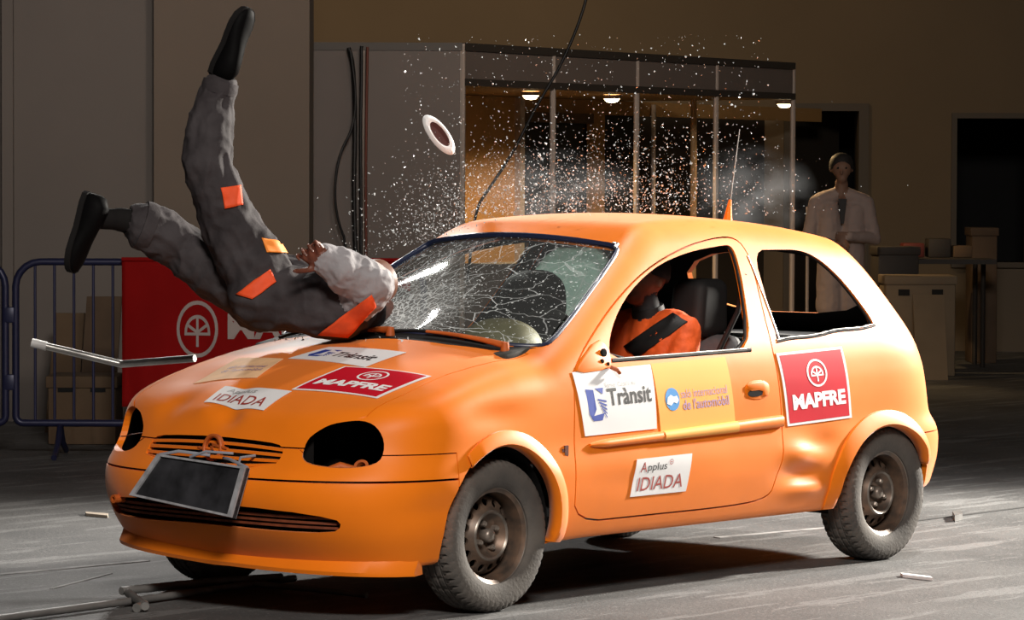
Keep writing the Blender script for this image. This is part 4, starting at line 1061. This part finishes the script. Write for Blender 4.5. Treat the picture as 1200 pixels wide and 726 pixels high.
# ------------------------------------------------------------------ the hall
fm = bpy.data.materials.new('worn_asphalt'); fm.use_nodes = True; nt = fm.node_tree; bs = nt.nodes['Principled BSDF']
tc = nd('ShaderNodeTexCoord')
def noise_(sc, det=5, ro=.6, vec=None):
    n = nd('ShaderNodeTexNoise'); n.inputs['Scale'].default_value = sc; n.inputs['Detail'].default_value = det; n.inputs['Roughness'].default_value = ro
    lk(vec or tc.outputs['Object'], n.inputs['Vector']); return n.outputs['Fac']
def ramp(fac, p0, c0, p1, c1):
    r = nd('ShaderNodeValToRGB'); r.color_ramp.elements[0].position = p0; r.color_ramp.elements[0].color = (*c0, 1); r.color_ramp.elements[1].position = p1; r.color_ramp.elements[1].color = (*c1, 1)
    lk(fac, r.inputs[0]); return r.outputs[0]
def mixc(fac, a, b):
    m = nd('ShaderNodeMix', data_type='RGBA')
    if isinstance(fac, (int, float)): m.inputs[0].default_value = fac
    else: lk(fac, m.inputs[0])
    for q, i in ((a, 6), (b, 7)):
        if isinstance(q, tuple): m.inputs[i].default_value = (*q, 1)
        else: lk(q, m.inputs[i])
    return m.outputs[2]
c0 = ramp(noise_(1.1, 6, .65), .30, (.042, .042, .043), .72, (.125, .124, .123))
mp = nd('ShaderNodeMapping'); mp.inputs['Rotation'].default_value = (0, 0, .25); mp.inputs['Scale'].default_value = (.55, 4.0, 1); lk(tc.outputs['Object'], mp.inputs['Vector'])
c1 = mixc(math_('MULTIPLY', math_('GREATER_THAN', noise_(1.6, 7, .7, mp.outputs[0]), .56), .40), c0, (.24, .24, .24))
c2 = mixc(math_('MULTIPLY', math_('GREATER_THAN', noise_(55, 3, .6), .64), .55), c1, (.30, .29, .28))
c3 = mixc(math_('MULTIPLY', math_('LESS_THAN', noise_(38, 3, .6), .36), .6), c2, (.030, .030, .030))
lk(c3, bs.inputs['Base Color']); bs.inputs['Roughness'].default_value = .62
bp = nd('ShaderNodeBump'); bp.inputs['Strength'].default_value = .35; bp.inputs['Distance'].default_value = .012; lk(noise_(60, 4), bp.inputs['Height']); lk(bp.outputs[0], bs.inputs['Normal'])
fl = MB(); fl.hbox(-12, 14, -2, 42, -.10, 0); tag(fl.build('floor', fm), kind='structure')

def X(u, D): return (u-600)/4201.07*D
def Z(v, D): return CAM.z-(v-207.9)/4201.07*D
wall_a = mat('grey_plaster', (0.165, 0.140, 0.125), .85, var=.05, scale=1.2, bump=.08, bscale=20)
wall_b = mat('beige_plaster', (0.175, 0.135, 0.105), .85, var=.05, scale=1.2, bump=.08, bscale=20)
wall_c = mat('brown_plaster', (0.150, 0.105, 0.060), .85, var=.06, scale=.8, bump=.08, bscale=20)
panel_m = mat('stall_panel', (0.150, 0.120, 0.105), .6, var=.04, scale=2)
inside_m = mat('warm_lit_panel', (0.42, 0.230, 0.080), .6, var=.05, scale=2)  # orange of the lamp-lit interior put into the panel colour
alu = mat('aluminium', (0.50, 0.42, 0.37), .45, metal=.35)
alu_d = mat('dark_aluminium', (0.060, 0.050, 0.042), .5, metal=.3)
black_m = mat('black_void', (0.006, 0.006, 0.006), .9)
# partition wall on the left: three plastered sections, each set slightly proud of the next
def wall(name, x0, x1, d0, d1, mt, z0=0, z1=7.0):
    m = MB(); m.hbox(x0, x1, d0, d1, z0, z1); return tag(m.build(name, mt), kind='structure')
wall('wall_left', -9.0, X(12, 23.2), 23.2, 23.5, wall_a)
wall('wall_left', X(12, 23.15)-.02, X(180, 23.15)+.06, 23.15, 23.5, wall_a)
wall('wall_left', X(180, 23.0), X(362, 23.0), 23.0, 23.5, wall_b)
wall('trim_1', X(8, 23.12)-.03, X(12, 23.12)+.02, 23.10, 23.16, wall_a)
# rear wall with a doorway and a hatch
BD = 33.0
def wall_holes(name, D0, D1, x0, x1, z1, holes, mt):
    xs = sorted({x0, x1, *[q for h_ in holes for q in h_[:2]]}); zs = sorted({0, z1, *[q for h_ in holes for q in h_[2:]]})
    m = MB()
    for i in range(len(xs)-1):
        for j in range(len(zs)-1):
            cx, cz = (xs[i]+xs[i+1])/2, (zs[j]+zs[j+1])/2
            if any(h_[0] < cx < h_[1] and h_[2] < cz < h_[3] for h_ in holes): continue
            m.hbox(xs[i], xs[i+1], D0, D1, zs[j], zs[j+1])
    return tag(m.build(name, mt), kind='structure')
dx0, dx1, dz1 = X(929, BD), X(1005, BD), Z(129, BD)
wx0, wx1, wz0, wz1 = X(1120, BD), X(1206, BD), Z(305, BD), Z(137, BD)
wall_holes('wall_back', BD, BD+.35, -6, 13, 7.0, [(dx0, dx1, 0, dz1), (wx0, wx1, wz0, wz1)], wall_c)
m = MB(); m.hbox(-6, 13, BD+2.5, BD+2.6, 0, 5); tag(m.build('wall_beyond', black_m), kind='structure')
fr_m = mat('door_frame_brown', (.085, .065, .045), .7)
m = MB(); m.hbox(dx1, dx1+.09, BD-.04, BD+.36, 0, dz1+.07); m.hbox(dx0-.09, dx0, BD-.04, BD+.36, 0, dz1+.07); m.hbox(dx0, dx1, BD-.04, BD+.36, dz1, dz1+.07); tag(m.build('door_1', fr_m), kind='structure')
m = MB(); m.hbox(wx0-.05, wx1+.05, BD-.06, BD+.36, wz0-.05, wz0); m.hbox(wx0-.05, wx0, BD-.03, BD+.36, wz0, wz1+.05); m.hbox(wx0, wx1+.05, BD-.03, BD+.36, wz1, wz1+.05); tag(m.build('window_1', fr_m), kind='structure')
m = MB(); m.hbox(X(1140, BD), 13, BD-.10, BD-.01, 0, wz0-.06); tag(m.build('trim_2', mat('dado_panel', (.12, .095, .07), .8)), kind='structure')

# ------------------------------------------------------------------ exhibition stall of panels between aluminium posts
P0 = Vector((X(541, 25.2), 25.2)); P1 = Vector((X(928, 29.3), 29.3)); E_ = (P1-P0).normalized(); N_ = Vector((-E_.y, E_.x))
if N_.y < 0: N_ = -N_
def front(u, off=0.0):
    """plan position on the line parallel to the stall front, off metres inside, seen in direction u"""
    k = (u-600)/4201.07; q = P0+N_*off
    t = (k*q.y-q.x)/(E_.x-k*E_.y); return q+E_*t
stall = empty('exhibition_stall', H(0.6, 27.5)); tag(stall, 'exhibition stall of brown panels between thin aluminium posts, lit inside by downlights', 'stall')
def sbox(name, a, b, th, z0, z1, mt, parent=None):
    """upright slab from plan point a to b"""
    a, b = Vector(a), Vector(b); e = (b-a).normalized(); n = Vector((-e.y, e.x))*th/2
    m = MB(); c = [a-n, b-n, b+n, a+n]; m.hexa([H(p.x, p.y, z0) for p in c]+[H(p.x, p.y, z1) for p in c]); return m.build(name, mt, parent or stall)
def post(p, z1=2.52, r=.022, mt=None, name='post'):
    m = MB(); m.lathe([(r, 0), (r, z1)], H(p.x, p.y, 0), (0, 0, 1), 8); return m.build(name, mt or alu, stall, 30)
pts = [front(u) for u in (541, 647, 745, 838, 928)]
for p in pts: post(p)
zt = 2.50
for i in range(4):
    a, b = pts[i], pts[i+1]
    sbox('top_rail', a, b, .045, zt-.03, zt+.025, alu_d)
    sbox('header_panel', a+(b-a)*.02, b-(b-a)*.02, .02, 2.27, zt-.03, panel_m)
    sbox('lower_rail', a, b, .05, 2.225, 2.275, alu_d)
L0, L1, L2 = Vector((X(541, 25.2), 25.2)), Vector((X(424, 25.2), 25.2)), Vector((X(300, 25.2), 25.2))
for p in (L1,): post(p, 2.52, .025)
for a, b in ((L0, L1), (L1, L2)):
    sbox('wall_panel', a+(b-a)*.02, b-(b-a)*.02, .03, .03, zt-.03, panel_m); sbox('top_rail', a, b, .05, zt-.03, zt+.025, alu_d)
# inside: back wall with warm lamp light painted in, a dark doorway, a darker bay to the right
OF = 1.5
q = [front(u, OF) for u in (470, 607, 690, 705, 745, 812, 960)]
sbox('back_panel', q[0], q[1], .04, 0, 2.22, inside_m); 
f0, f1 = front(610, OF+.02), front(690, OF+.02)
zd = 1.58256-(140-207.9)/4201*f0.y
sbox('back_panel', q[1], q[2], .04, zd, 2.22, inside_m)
sbox('door_frame', front(605, OF-.04), front(610, OF-.04), .07, 0, 2.22, alu); sbox('door_frame', front(607, OF-.03), front(692, OF-.03), .05, zd-.02, zd+.06, mat('door_head', (.10, .06, .03), .6))
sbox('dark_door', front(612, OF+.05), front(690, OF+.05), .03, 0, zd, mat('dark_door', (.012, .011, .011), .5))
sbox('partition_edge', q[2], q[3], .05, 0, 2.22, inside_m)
sbox('dark_panel', q[3], q[4], .04, 0, 2.10, mat('charcoal_panel', (.012, .011, .010), .5)); sbox('back_panel', q[3], q[6], .03, 2.10, 2.22, inside_m)  # upper strip paints in the lit ceiling edge
sbox('rear_panel', front(706, OF+.5), front(980, OF+.5), .04, 0, 2.2, mat('umber_panel', (.050, .038, .026), .6))
post(front(812, .7), 2.24, .026, mat('warm_lit_post', (.42, .26, .12), .5)); post(front(765, OF-.05), 2.2, .02)  # first pole has its warm lit tone put into the colour
m = MB(); cc = [P0+N_*.04, P1+N_*.04, P1+N_*2.4, P0+N_*2.4]
m.hexa([H(p.x, p.y, 2.225) for p in cc]+[H(p.x, p.y, 2.255) for p in cc]); m.build('ceiling_panel', mat('warm_lit_ceiling', (.34, .21, .09), .7), stall)  # warm lamp tone put into the ceiling colour
sbox('counter', front(560, .5), front(690, .5), .35, 0, .95, panel_m)
for u in (621, 716, 918):
    p = front(u, .45 if u < 900 else .2); zc = 2.222
    m = MB(); m.lathe([(.065, -.03), (.072, -.03), (.076, .0), (.065, .0)], H(p.x, p.y, zc), (0, 0, 1), 20, closed=True); rg = m.build('downlight', alu, stall, 40)
    m = MB(); m.lathe([(.001, -.060), (.040, -.054), (.068, -.022)], H(p.x, p.y, zc), (0, 0, 1), 20); m.build('lamp_disc', mat('lamp_glow%d' % u, (1, .8, .5), .5, emit=(1.0, .78, .45, 14)), rg, 60)
    l = bpy.data.lights.new('downlight_beam', 'SPOT'); l.energy = 120; l.spot_size = math.radians(150); l.spot_blend = .6; l.color = (1, .66, .30); l.shadow_soft_size = .05
    lo = bpy.data.objects.new('downlight_beam', l); lo.location = H(p.x, p.y, zc-.06); COL.objects.link(lo)

# cables hanging on the stall post
cab = mat('black_cable', (.010, .009, .009), .5)
def cable(name, pts_, r, label, group=None, mt=cab):
    p = [np.array(q) for q in chaikin([tuple(q) for q in pts_], 3, closed=False)]
    m = MB(); m.tube(p, r, 7); o = m.build(name, mt, None, 60); tag(o, label, 'cable', group); return o
C = lambda u, v, D: H(X(u, D), D, Z(v, D))
cable('cable', [C(408, 57, 25.1), C(414, 80, 25.12), C(416, 150, 25.1), C(414, 230, 25.1), C(418, 330, 25.1), C(417, 560, 25.1)], .016, 'thick black cable straight down the left stall post')
cable('cable', [C(423, 55, 25.08), C(423, 100, 25.1), C(422, 150, 25.1), C(423, 260, 25.1), C(423, 560, 25.1)], .012, 'thinner cable right beside the thick one on the stall post')
cable('cable', [C(410, 60, 25.05), C(417, 110, 25.05), C(414, 150, 25.05), C(397, 180, 25.0), C(391, 225, 25.0), C(396, 262, 25.02), C(408, 290, 25.05), C(412, 560, 25.1)], .009, 'slack thin cable bowing out left of the stall post')
cable('cable', [C(430, 56, 25.06), C(428, 200, 25.08), C(429, 300, 25.08), C(429, 560, 25.1)], .010, 'reddish brown cable on the right edge of the stall post', mt=mat('red_cable', (.14, .035, .02), .6))
cable('cable', [C(697, -60, 23.6), C(684, 12, 23.6), C(655, 80, 23.6), C(630, 120, 23.6), C(600, 180, 23.6), C(572, 222, 23.6), C(556, 246, 23.6), C(548, 330, 23.6)], .010, 'black cable hanging from above across the lit stall front')

# ------------------------------------------------------------------ crowd barriers with a red banner
bar_m = mat('navy_tube', (.018, .020, .060), .4, metal=.2)
def barrier(name, x0, x1, D, label, n):
    b = empty(name, H((x0+x1)/2, D)); tag(b, label, 'barrier', None)
    z0, z1, r = .19, 1.10, .021; rc = .14; path = []
    for cx, cz, a0 in ((x1-rc, z1-rc, 0), (x0+rc, z1-rc, PI/2), (x0+rc, z0+rc*.3, PI), (x1-rc, z0+rc*.3, 1.5*PI)):
        rr = rc if cz > .5 else rc*.3
        cx_ = cx if cz > .5 else (x0+rr if cx < (x0+x1)/2 else x1-rr)
        for k in range(6): a = a0+PI/2*k/5; path.append(H(cx_+rr*math.cos(a), D, cz+rr*math.sin(a)))
    m = MB(); m.tube(path, r, 10, closed=True); m.build('frame', bar_m, b, 60)
    for i in range(1, n):
        x = x0+(x1-x0)*i/n; m = MB(); m.tube([H(x, D, z0), H(x, D, z1)], .009, 6); m.build('bar', bar_m, b, 60)
    for x in (x0+.25, x1-.25):
        m = MB(); m.tube([H(x, D-.28, .015), H(x, D-.12, .07), H(x, D, z0), H(x, D+.12, .07), H(x, D+.28, .015)], .017, 8); m.build('foot', bar_m, b, 60)
    for x, s in ((x0, -1),):
        for z in (.42, .80): m = MB(); m.box(H(x+s*.035, D, z), (.030, .022, .045), (HR, HD, Vector((0, 0, 1)))); bevelled(m.build('hook', bar_m, b), .008)
    return b
barrier('crowd_barrier', X(18, 20.2), X(18, 20.2)+2.3, 20.2, 'dark blue tubular crowd barrier carrying the red banner, behind the bonnet', 21)
barrier('crowd_barrier', X(6, 20.2)-2.3, X(6, 20.2), 20.2, 'dark blue crowd barrier cut off by the left edge of the photo', 21)
ban_m = mat('red_banner', (.25, .005, .005), .8, var=.08, scale=3, spec=.08)
D = 20.15; x0, x1, z0, z1 = X(143, D), X(143, D)+1.62, Z(478, D), Z(305, D)
v = []; nu, nv = 60, 20
fold = lambda x, z: .012*math.sin(x*17+2*z)+.008*math.sin(x*41+5*z)*(1-.4*z)
for j in range(nv+1):
    for i in range(nu+1):
        x = x0+(x1-x0)*i/nu; z = z0+(z1-z0)*j/nv; v.append(H(x, D-.02+fold(x, z)*(1-j/nv*.8), z))
f = [(j*(nu+1)+i, j*(nu+1)+i+1, (j+1)*(nu+1)+i+1, (j+1)*(nu+1)+i) for j in range(nv) for i in range(nu)]
bn = pyd('banner', v, f, ban_m, None, 60); md = bn.modifiers.new('s', 'SOLIDIFY'); md.thickness = .003; md.offset = 1; apply_mods(bn)
m = MB()
tag(bn, 'red cloth banner with white MAPFRE lettering and emblem hung over the barrier', 'banner')
def on_banner(name, vf, u0, v0, u1, v1, mt, off=.008):
    w_, f = vf; xs0, xs1 = X(u0, D), X(u1, D); zs0, zs1 = Z(v1, D), Z(v0, D); vv_ = []
    for a, b in w_:
        x = xs0+(xs1-xs0)*a; z = zs0+(zs1-zs0)*b; j = (z-z0)/(z1-z0); vv_.append(H(x, D-.02-off+fold(x, z)*(1-j*.8), z))
    return pyd(name, vv_, f, mt, bn)
bw = mat('banner_white', (.36, .30, .28), .6)
on_banner('lettering', text2d('MAPFRE', .035), 267, 368, 420, 398, bw)
on_banner('emblem', fan_logo(.5, .5, .5, 1.0), 207, 353, 256, 420, bw)
m = MB(); m.tube([H(x0, D-.03, z1), H(x1, D-.03, z1)], .012, 6); m.build('hem', ban_m, bn, 60)

# boards and boxes behind the barrier
wood = mat('dull_wood', (.085, .052, .030), .8, var=.15, scale=5); card = mat('cardboard', (.12, .075, .042), .85, var=.1, scale=6)
def leaning(name, u0, u1, v0, D, lean, mt, label, cat, th=.03, group=None):
    a, b, zt_ = X(u0, D), X(u1, D), Z(v0, D); m = MB()
    m.hexa([H(a, D, 0), H(b, D, 0), H(b, D+th, 0), H(a, D+th, 0), H(a, D+lean, zt_), H(b, D+lean, zt_), H(b, D+lean+th, zt_), H(a, D+lean+th, zt_)])
    return tag(m.build(name, mt), label, cat, group)
leaning('wooden_board', 90, 132, 352, 22.0, .5, wood, 'tall dull wooden board leaning behind the barrier next to the banner', 'board')
leaning('wooden_board', 52, 88, 372, 22.1, .5, card, 'shorter brown board leaning left of the tall one behind the barrier', 'board')
def crate(name, x, d, w_, dp, h, mt, label, cat, rz=0.0, holes=True):
    o = empty(name, H(x, d)); tag(o, label, cat); ax = (HR*math.cos(rz)+HD*math.sin(rz), HD*math.cos(rz)-HR*math.sin(rz), Vector((0, 0, 1)))
    m = MB(); m.box(H(x, d, h/2), (w_/2, dp/2, h/2), ax); bevelled(m.build('body', mt, o), .012)
    m = MB(); m.box(H(x, d, h-.03), (w_/2+.012, dp/2+.012, .035), ax); bevelled(m.build('lid', mt, o), .008)
    if holes:
        for s in (-1, 1): m = MB(); m.box(H(x, d, h*.84)+ax[0]*(s*w_*.24)-ax[1]*(dp/2+.001), (.045, .004, .025), ax); m.build('hand_hole', black_m, o)
    return o
crate('box', X(100, 21.3), 21.3, .40, .4, .40, card, 'low brown cardboard box on the floor behind the barrier', 'box')
# dim clutter on the right
tan = mat('tan_board', (.17, .125, .080), .8, var=.06, scale=5); dim_red = mat('dim_red', (.12, .018, .012), .7)
dark_c = mat('dark_case', (.030, .024, .020), .7)
crate('crate', X(1075, 29), 29.0, .56, .5, .80, tan, 'tan crate with two dark hand holes behind the rear of the car', 'crate')
leaning('board', 1075, 1112, 345, 28.2, .3, tan, 'pale tan board propped against the crate', 'board')
crate('cabinet', X(1150, 31), 31.0, .22, .4, 1.16, wood, 'narrow brown cabinet right of the crate', 'cabinet', 0, False)
crate('case', X(1052, 29.4), 29.62, .34, .3, 1.02, dark_c, 'dark red equipment case standing behind the crate', 'case', .1, False)
tb = empty('table', H(X(1095, 30.4), 30.4)); tag(tb, 'dark work table with clutter on top in the back right corner', 'table')
m = MB(); m.box(H(X(1095, 30.4), 29.9, .90), (.42, .3, .02), (HR, HD, Vector((0, 0, 1)))); m.build('table_top', dark_c, tb)
for sx_ in (-.38, .38):
    for sd_ in (-.26, .26): m = MB(); m.tube([H(X(1095, 30.4)+sx_, 30.4+sd_, 0), H(X(1095, 30.4)+sx_, 30.4+sd_, .885)], .022, 6); m.build('leg', dark_c, tb, 60)
for k, (u, w_, hh, mt, lb) in enumerate(((1068, .09, .12, dim_red, 'dim red box on the left end of the work table'), (1098, .095, .16, dark_c, 'dark case in the middle of the work table'), (1125, .08, .10, card, 'small brown box on the right end of the work table'))):
    m = MB(); m.box(H(X(u, 30.4), 30.35, .92+hh/2), (w_, .14, hh/2), (HR, HD, Vector((0, 0, 1)))); tag(bevelled(m.build('box', mt), .012), lb, 'box')
m = MB(); m.lathe([(.014, 0), (.014, 1.35)], C(946, 0, 29.5)-Vector((0, 0, Z(0, 29.5))), (0, 0, 1), 8); m.lathe([(.14, 0), (.14, .02), (.0, .03)], C(946, 0, 29.5)-Vector((0, 0, Z(0, 29.5))), (0, 0, 1), 20)
tag(m.build('stand_pole', alu, None, 40), 'thin upright pole on a round foot left of the white coat', 'pole')

# ------------------------------------------------------------------ things in the air and on the floor
# bent metal bar spinning off
D = 14.6
m = MB(); a, b, c = C(40, 404, D), C(142, 428, D), C(228, 421, D-.15); r = .0155
m.tube([a, a+(b-a)*.97, b, b+(c-b)*.03, c], r, 10); bb = m.build('metal_bar', silver_m, None, 60); tag(bb, 'bent silver metal bar flying in front of the barrier', 'metal bar')
m = MB(); m.tube([a-(b-a).normalized()*.012, a+(b-a).normalized()*.05], .0185, 10); m.build('end_cap', mat('white_cap', (.7, .7, .7), .4), bb, 60)
# ring-shaped cover
D = 15.0; c = C(514, 158, D); ax = (-HD*.86+HR*.42+Vector((0, 0, .28))).normalized(); long = (HR*.62-Vector((0, 0, .78))); long = (long-ax*long.dot(ax)).normalized()
m = MB(); sd = ax.cross(long); v = []; f = []; n = 40; prof = [(.040, -.008), (.050, -.012), (.062, -.006), (.066, .004), (.058, .010), (.044, .008)]
for k in range(n):
    t = 2*PI*k/n
    for (r, o) in prof: v.append(c+(long*math.cos(t)*1.36+sd*math.sin(t)*.60)*r*1.12-ax*o)
for k in range(n):
    for i in range(6): f.append((k*6+i, k*6+(i+1) % 6, ((k+1) % n)*6+(i+1) % 6, ((k+1) % n)*6+i))
m.add(v, f); cv = m.build('ring_cover', mat('white_plastic', (.80, .80, .80), .4), None, 50); tag(cv, 'white oval ring with a dark red middle flying above the bonnet', 'ring')
v = [c+(long*math.cos(2*PI*k/28)*1.36+sd*math.sin(2*PI*k/28)*.60)*.050+ax*(-.004) for k in range(28)]
m = MB(); m.prism(v, ax*.006); m.build('dark_middle', mat('dark_red_middle', (.07, .018, .014), .5), cv)
# tow rods lying on the floor
rod_m = mat('floor_rod', (.16, .155, .15), .45, metal=.2, var=.3, scale=8)
G = lambda u, v, z=.0: (lambda r: CAM+r*((z-CAM.z)/r.z))(DIR+RT*((u-600)/4201.07)-UP*((v-363)/4201.07))
tr_ = empty('tow_bar', G(160, 696)); tag(tr_, 'thin dark tow bar with cross piece lying on the floor before the bumper', 'tow bar')
m = MB(); m.tube([G(-20, 727, .02), G(160, 703, .02), G(345, 677, .02)], .014, 8); m.build('long_rod', rod_m, tr_, 60)
m = MB(); m.tube([G(142, 692, .035), G(250, 681, .035), G(330, 676, .035)], .016, 8); m.build('short_rod', rod_m, tr_, 60)
m = MB(); m.tube([G(150, 694, .03), G(160, 702, .03), G(170, 710, .022)], .016, 8); m.build('cross_piece', rod_m, tr_, 60)
m = MB(); m.tube([G(170, 708, .022), G(160, 712, .016)], .018, 8); m.build('end_hook', silver_m, tr_, 60)
m = MB(); m.tube([G(300, 684, .02), G(370, 690, .02), G(430, 697, .015)], .012, 8); m.build('under_car_rod', rod_m, tr_, 60)
def chip(pts_, label, mt, h=.012):
    m = MB(); m.prism([G(u, v, .001) for u, v in pts_], (0, 0, h)); tag(m.build('debris', mt), label, 'debris')
lt = mat('pale_debris', (.50, .42, .34), .7)
chip([(100, 602), (127, 604), (126, 606.5), (101, 604)], 'small pale splinter on the floor left of the bumper', lt)
chip([(1055, 674), (1090, 678), (1093, 680), (1058, 676)], 'thin white splinter on the floor before the rear wheel', white_s)
chip([(1116, 606), (1126, 604), (1128, 609), (1119, 611)], 'small dark lump on the floor right of the rear wheel', rod_m, .03)
# worn painted lines on the floor
ln_m = mat('worn_line', (.36, .36, .36), .7, col2=(.16, .16, .16), scale=9)
def line(u0, v0, u1, v1, w_):
    a, b = G(u0, v0), G(u1, v1); e = (b-a).normalized(); n_ = Vector((-e.y, e.x, 0))*w_
    m = MB(); m.prism([a-n_+Vector((0, 0, .0005)), b-n_+Vector((0, 0, .0005)), b+n_+Vector((0, 0, .0005)), a+n_+Vector((0, 0, .0005))], (0, 0, .003)); tag(m.build('floor_line', ln_m), kind='structure')
line(-20, 675, 172, 657, .022)
line(840, 630, 975, 618, .02); line(60, 690, 130, 672, .008)
seam_m = mat('dark_seam', (.02, .02, .02), .9)
ln_m = seam_m; line(1060, 612, 1220, 592, .012)

# ------------------------------------------------------------------ burst of glass
gl_m = mat('glass_crumb', (.80, .84, .85), .12, spec=.9)
gb = gl_m.node_tree.nodes['Principled BSDF']; gb.inputs['Transmission Weight'].default_value = .25
base_me = []
for k in range(6):
    r_ = random.Random(k); bm = bmesh.new()
    for _ in range(9): bm.verts.new([r_.uniform(-1, 1) for _ in range(3)])
    bmesh.ops.convex_hull(bm, input=bm.verts[:]); bmesh.ops.delete(bm, geom=[q for q in bm.verts if not q.link_faces], context='VERTS')
    me = bpy.data.meshes.new('glass_crumb'); bm.to_mesh(me); bm.free(); me.materials.append(gl_m); base_me.append(me)
def burst():
    """random spot in the spray, as (u, v, D)"""
    k = rng.random()
    if k < .34:   # plume over the front of the roof
        u = rng.normal(640, 62); v = 252-abs(rng.normal(0, 46))
    elif k < .58: # above the windscreen, drifting left
        u = rng.normal(520, 48); t = (u-440)/170; v = 300-50*np.clip(t, 0, 1)-abs(rng.normal(0, 42))
    elif k < .86: # behind the roof
        u = rng.normal(770, 72); v = 250-abs(rng.normal(0, 52))
    else:         # thrown high
        u = rng.uniform(470, 900); v = rng.uniform(40, 240)
    return u, v, rng.normal(14.6, .45)
def clear(p): return F(np.array([p]))[0] > .02
big = []; n_big = 0
while n_big < 300:
    u, v, D = burst(); p = H(X(u, D), D, Z(v, D))
    if not clear(tuple(p)): continue
    s_ = rng.uniform(.0026, .0058) if n_big > 40 else rng.uniform(.005, .0085)
    o = bpy.data.objects.new('glass_crumb', base_me[n_big % 6]); o.location = p; o.scale = (s_, s_*rng.uniform(.5, 1), s_*rng.uniform(.5, 1.3)); o.rotation_euler = tuple(rng.uniform(0, 6, 3))
    COL.objects.link(o); tag(o, 'glinting crumb of windscreen glass in the burst above the car', 'glass crumb', 'glass crumbs in the air'); n_big += 1
v = []; f = []
for _ in range(6500):
    u, vv_, D = burst(); p = H(X(u, D), D, Z(vv_, D))
    if not clear(tuple(p)): continue
    s_ = rng.uniform(.0008, .0030); n = len(v); a = rng.normal(0, s_, (4, 3)); v += [p+Vector(q) for q in a]; f += [(n, n+1, n+2), (n, n+2, n+3), (n, n+3, n+1), (n+1, n+3, n+2)]
tag(pyd('glass_spray', v, f, gl_m), 'fine spray of glass dust around the crumbs above the roof', 'glass spray', None, 'stuff')
# crumbs lying on the windscreen and bonnet
v = []; f = []
xy = [(rng.uniform(.02, .8), rng.uniform(-.25, .5)) for _ in range(330)]
P = on_top(xy)
for p in P:
    s_ = rng.uniform(.0015, .0050); n = len(v); a = rng.normal(0, s_, (4, 3)); v += [Vector(p)+Vector((0, 0, .004))+Vector(q) for q in a]; f += [(n, n+1, n+2), (n, n+2, n+3), (n, n+3, n+1), (n+1, n+3, n+2)]
tag(pyd('glass_grit', v, f, gl_m), 'loose glass grit scattered over the cracked windscreen', 'glass grit', None, 'stuff')
# dust puffs behind the roof
def puff(c, rad, dens, label):
    bm = bmesh.new(); bmesh.ops.create_icosphere(bm, subdivisions=3, radius=1); me = bpy.data.meshes.new('dust_cloud'); bm.to_mesh(me); bm.free()
    vm = bpy.data.materials.new('dust'); vm.use_nodes = True; t = vm.node_tree; t.nodes.clear()
    o_ = t.nodes.new('ShaderNodeOutputMaterial'); vs = t.nodes.new('ShaderNodeVolumeScatter'); vs.inputs['Color'].default_value = (.9, .92, .95, 1)
    tc_ = t.nodes.new('ShaderNodeTexCoord'); nz_ = t.nodes.new('ShaderNodeTexNoise'); nz_.inputs['Scale'].default_value = 2.2; nz_.inputs['Detail'].default_value = 4; t.links.new(tc_.outputs['Object'], nz_.inputs['Vector'])
    ln_ = t.nodes.new('ShaderNodeVectorMath'); ln_.operation = 'LENGTH'; t.links.new(tc_.outputs['Object'], ln_.inputs[0])
    mr = t.nodes.new('ShaderNodeMapRange'); mr.inputs['From Min'].default_value = .2; mr.inputs['From Max'].default_value = 1; mr.inputs['To Min'].default_value = 1; mr.inputs['To Max'].default_value = 0; t.links.new(ln_.outputs['Value'], mr.inputs['Value'])
    m2_ = t.nodes.new('ShaderNodeMapRange'); m2_.inputs['From Min'].default_value = .42; m2_.inputs['From Max'].default_value = .68; m2_.inputs['To Max'].default_value = dens; t.links.new(nz_.outputs['Fac'], m2_.inputs['Value'])
    mu = t.nodes.new('ShaderNodeMath'); mu.operation = 'MULTIPLY'; t.links.new(mr.outputs[0], mu.inputs[0]); t.links.new(m2_.outputs[0], mu.inputs[1]); t.links.new(mu.outputs[0], vs.inputs['Density']); t.links.new(vs.outputs[0], o_.inputs['Volume'])
    o = link('dust_cloud', me, vm); o.location = c; o.scale = rad; tag(o, label, 'dust', None, 'stuff'); return o
puff(C(880, 225, 15.6), (.30, .30, .22), .8, 'pale dust puff drifting over the rear roof edge')
puff(C(640, 225, 15.2), (.45, .40, .20), .5, 'thin dust hanging over the front of the roof')
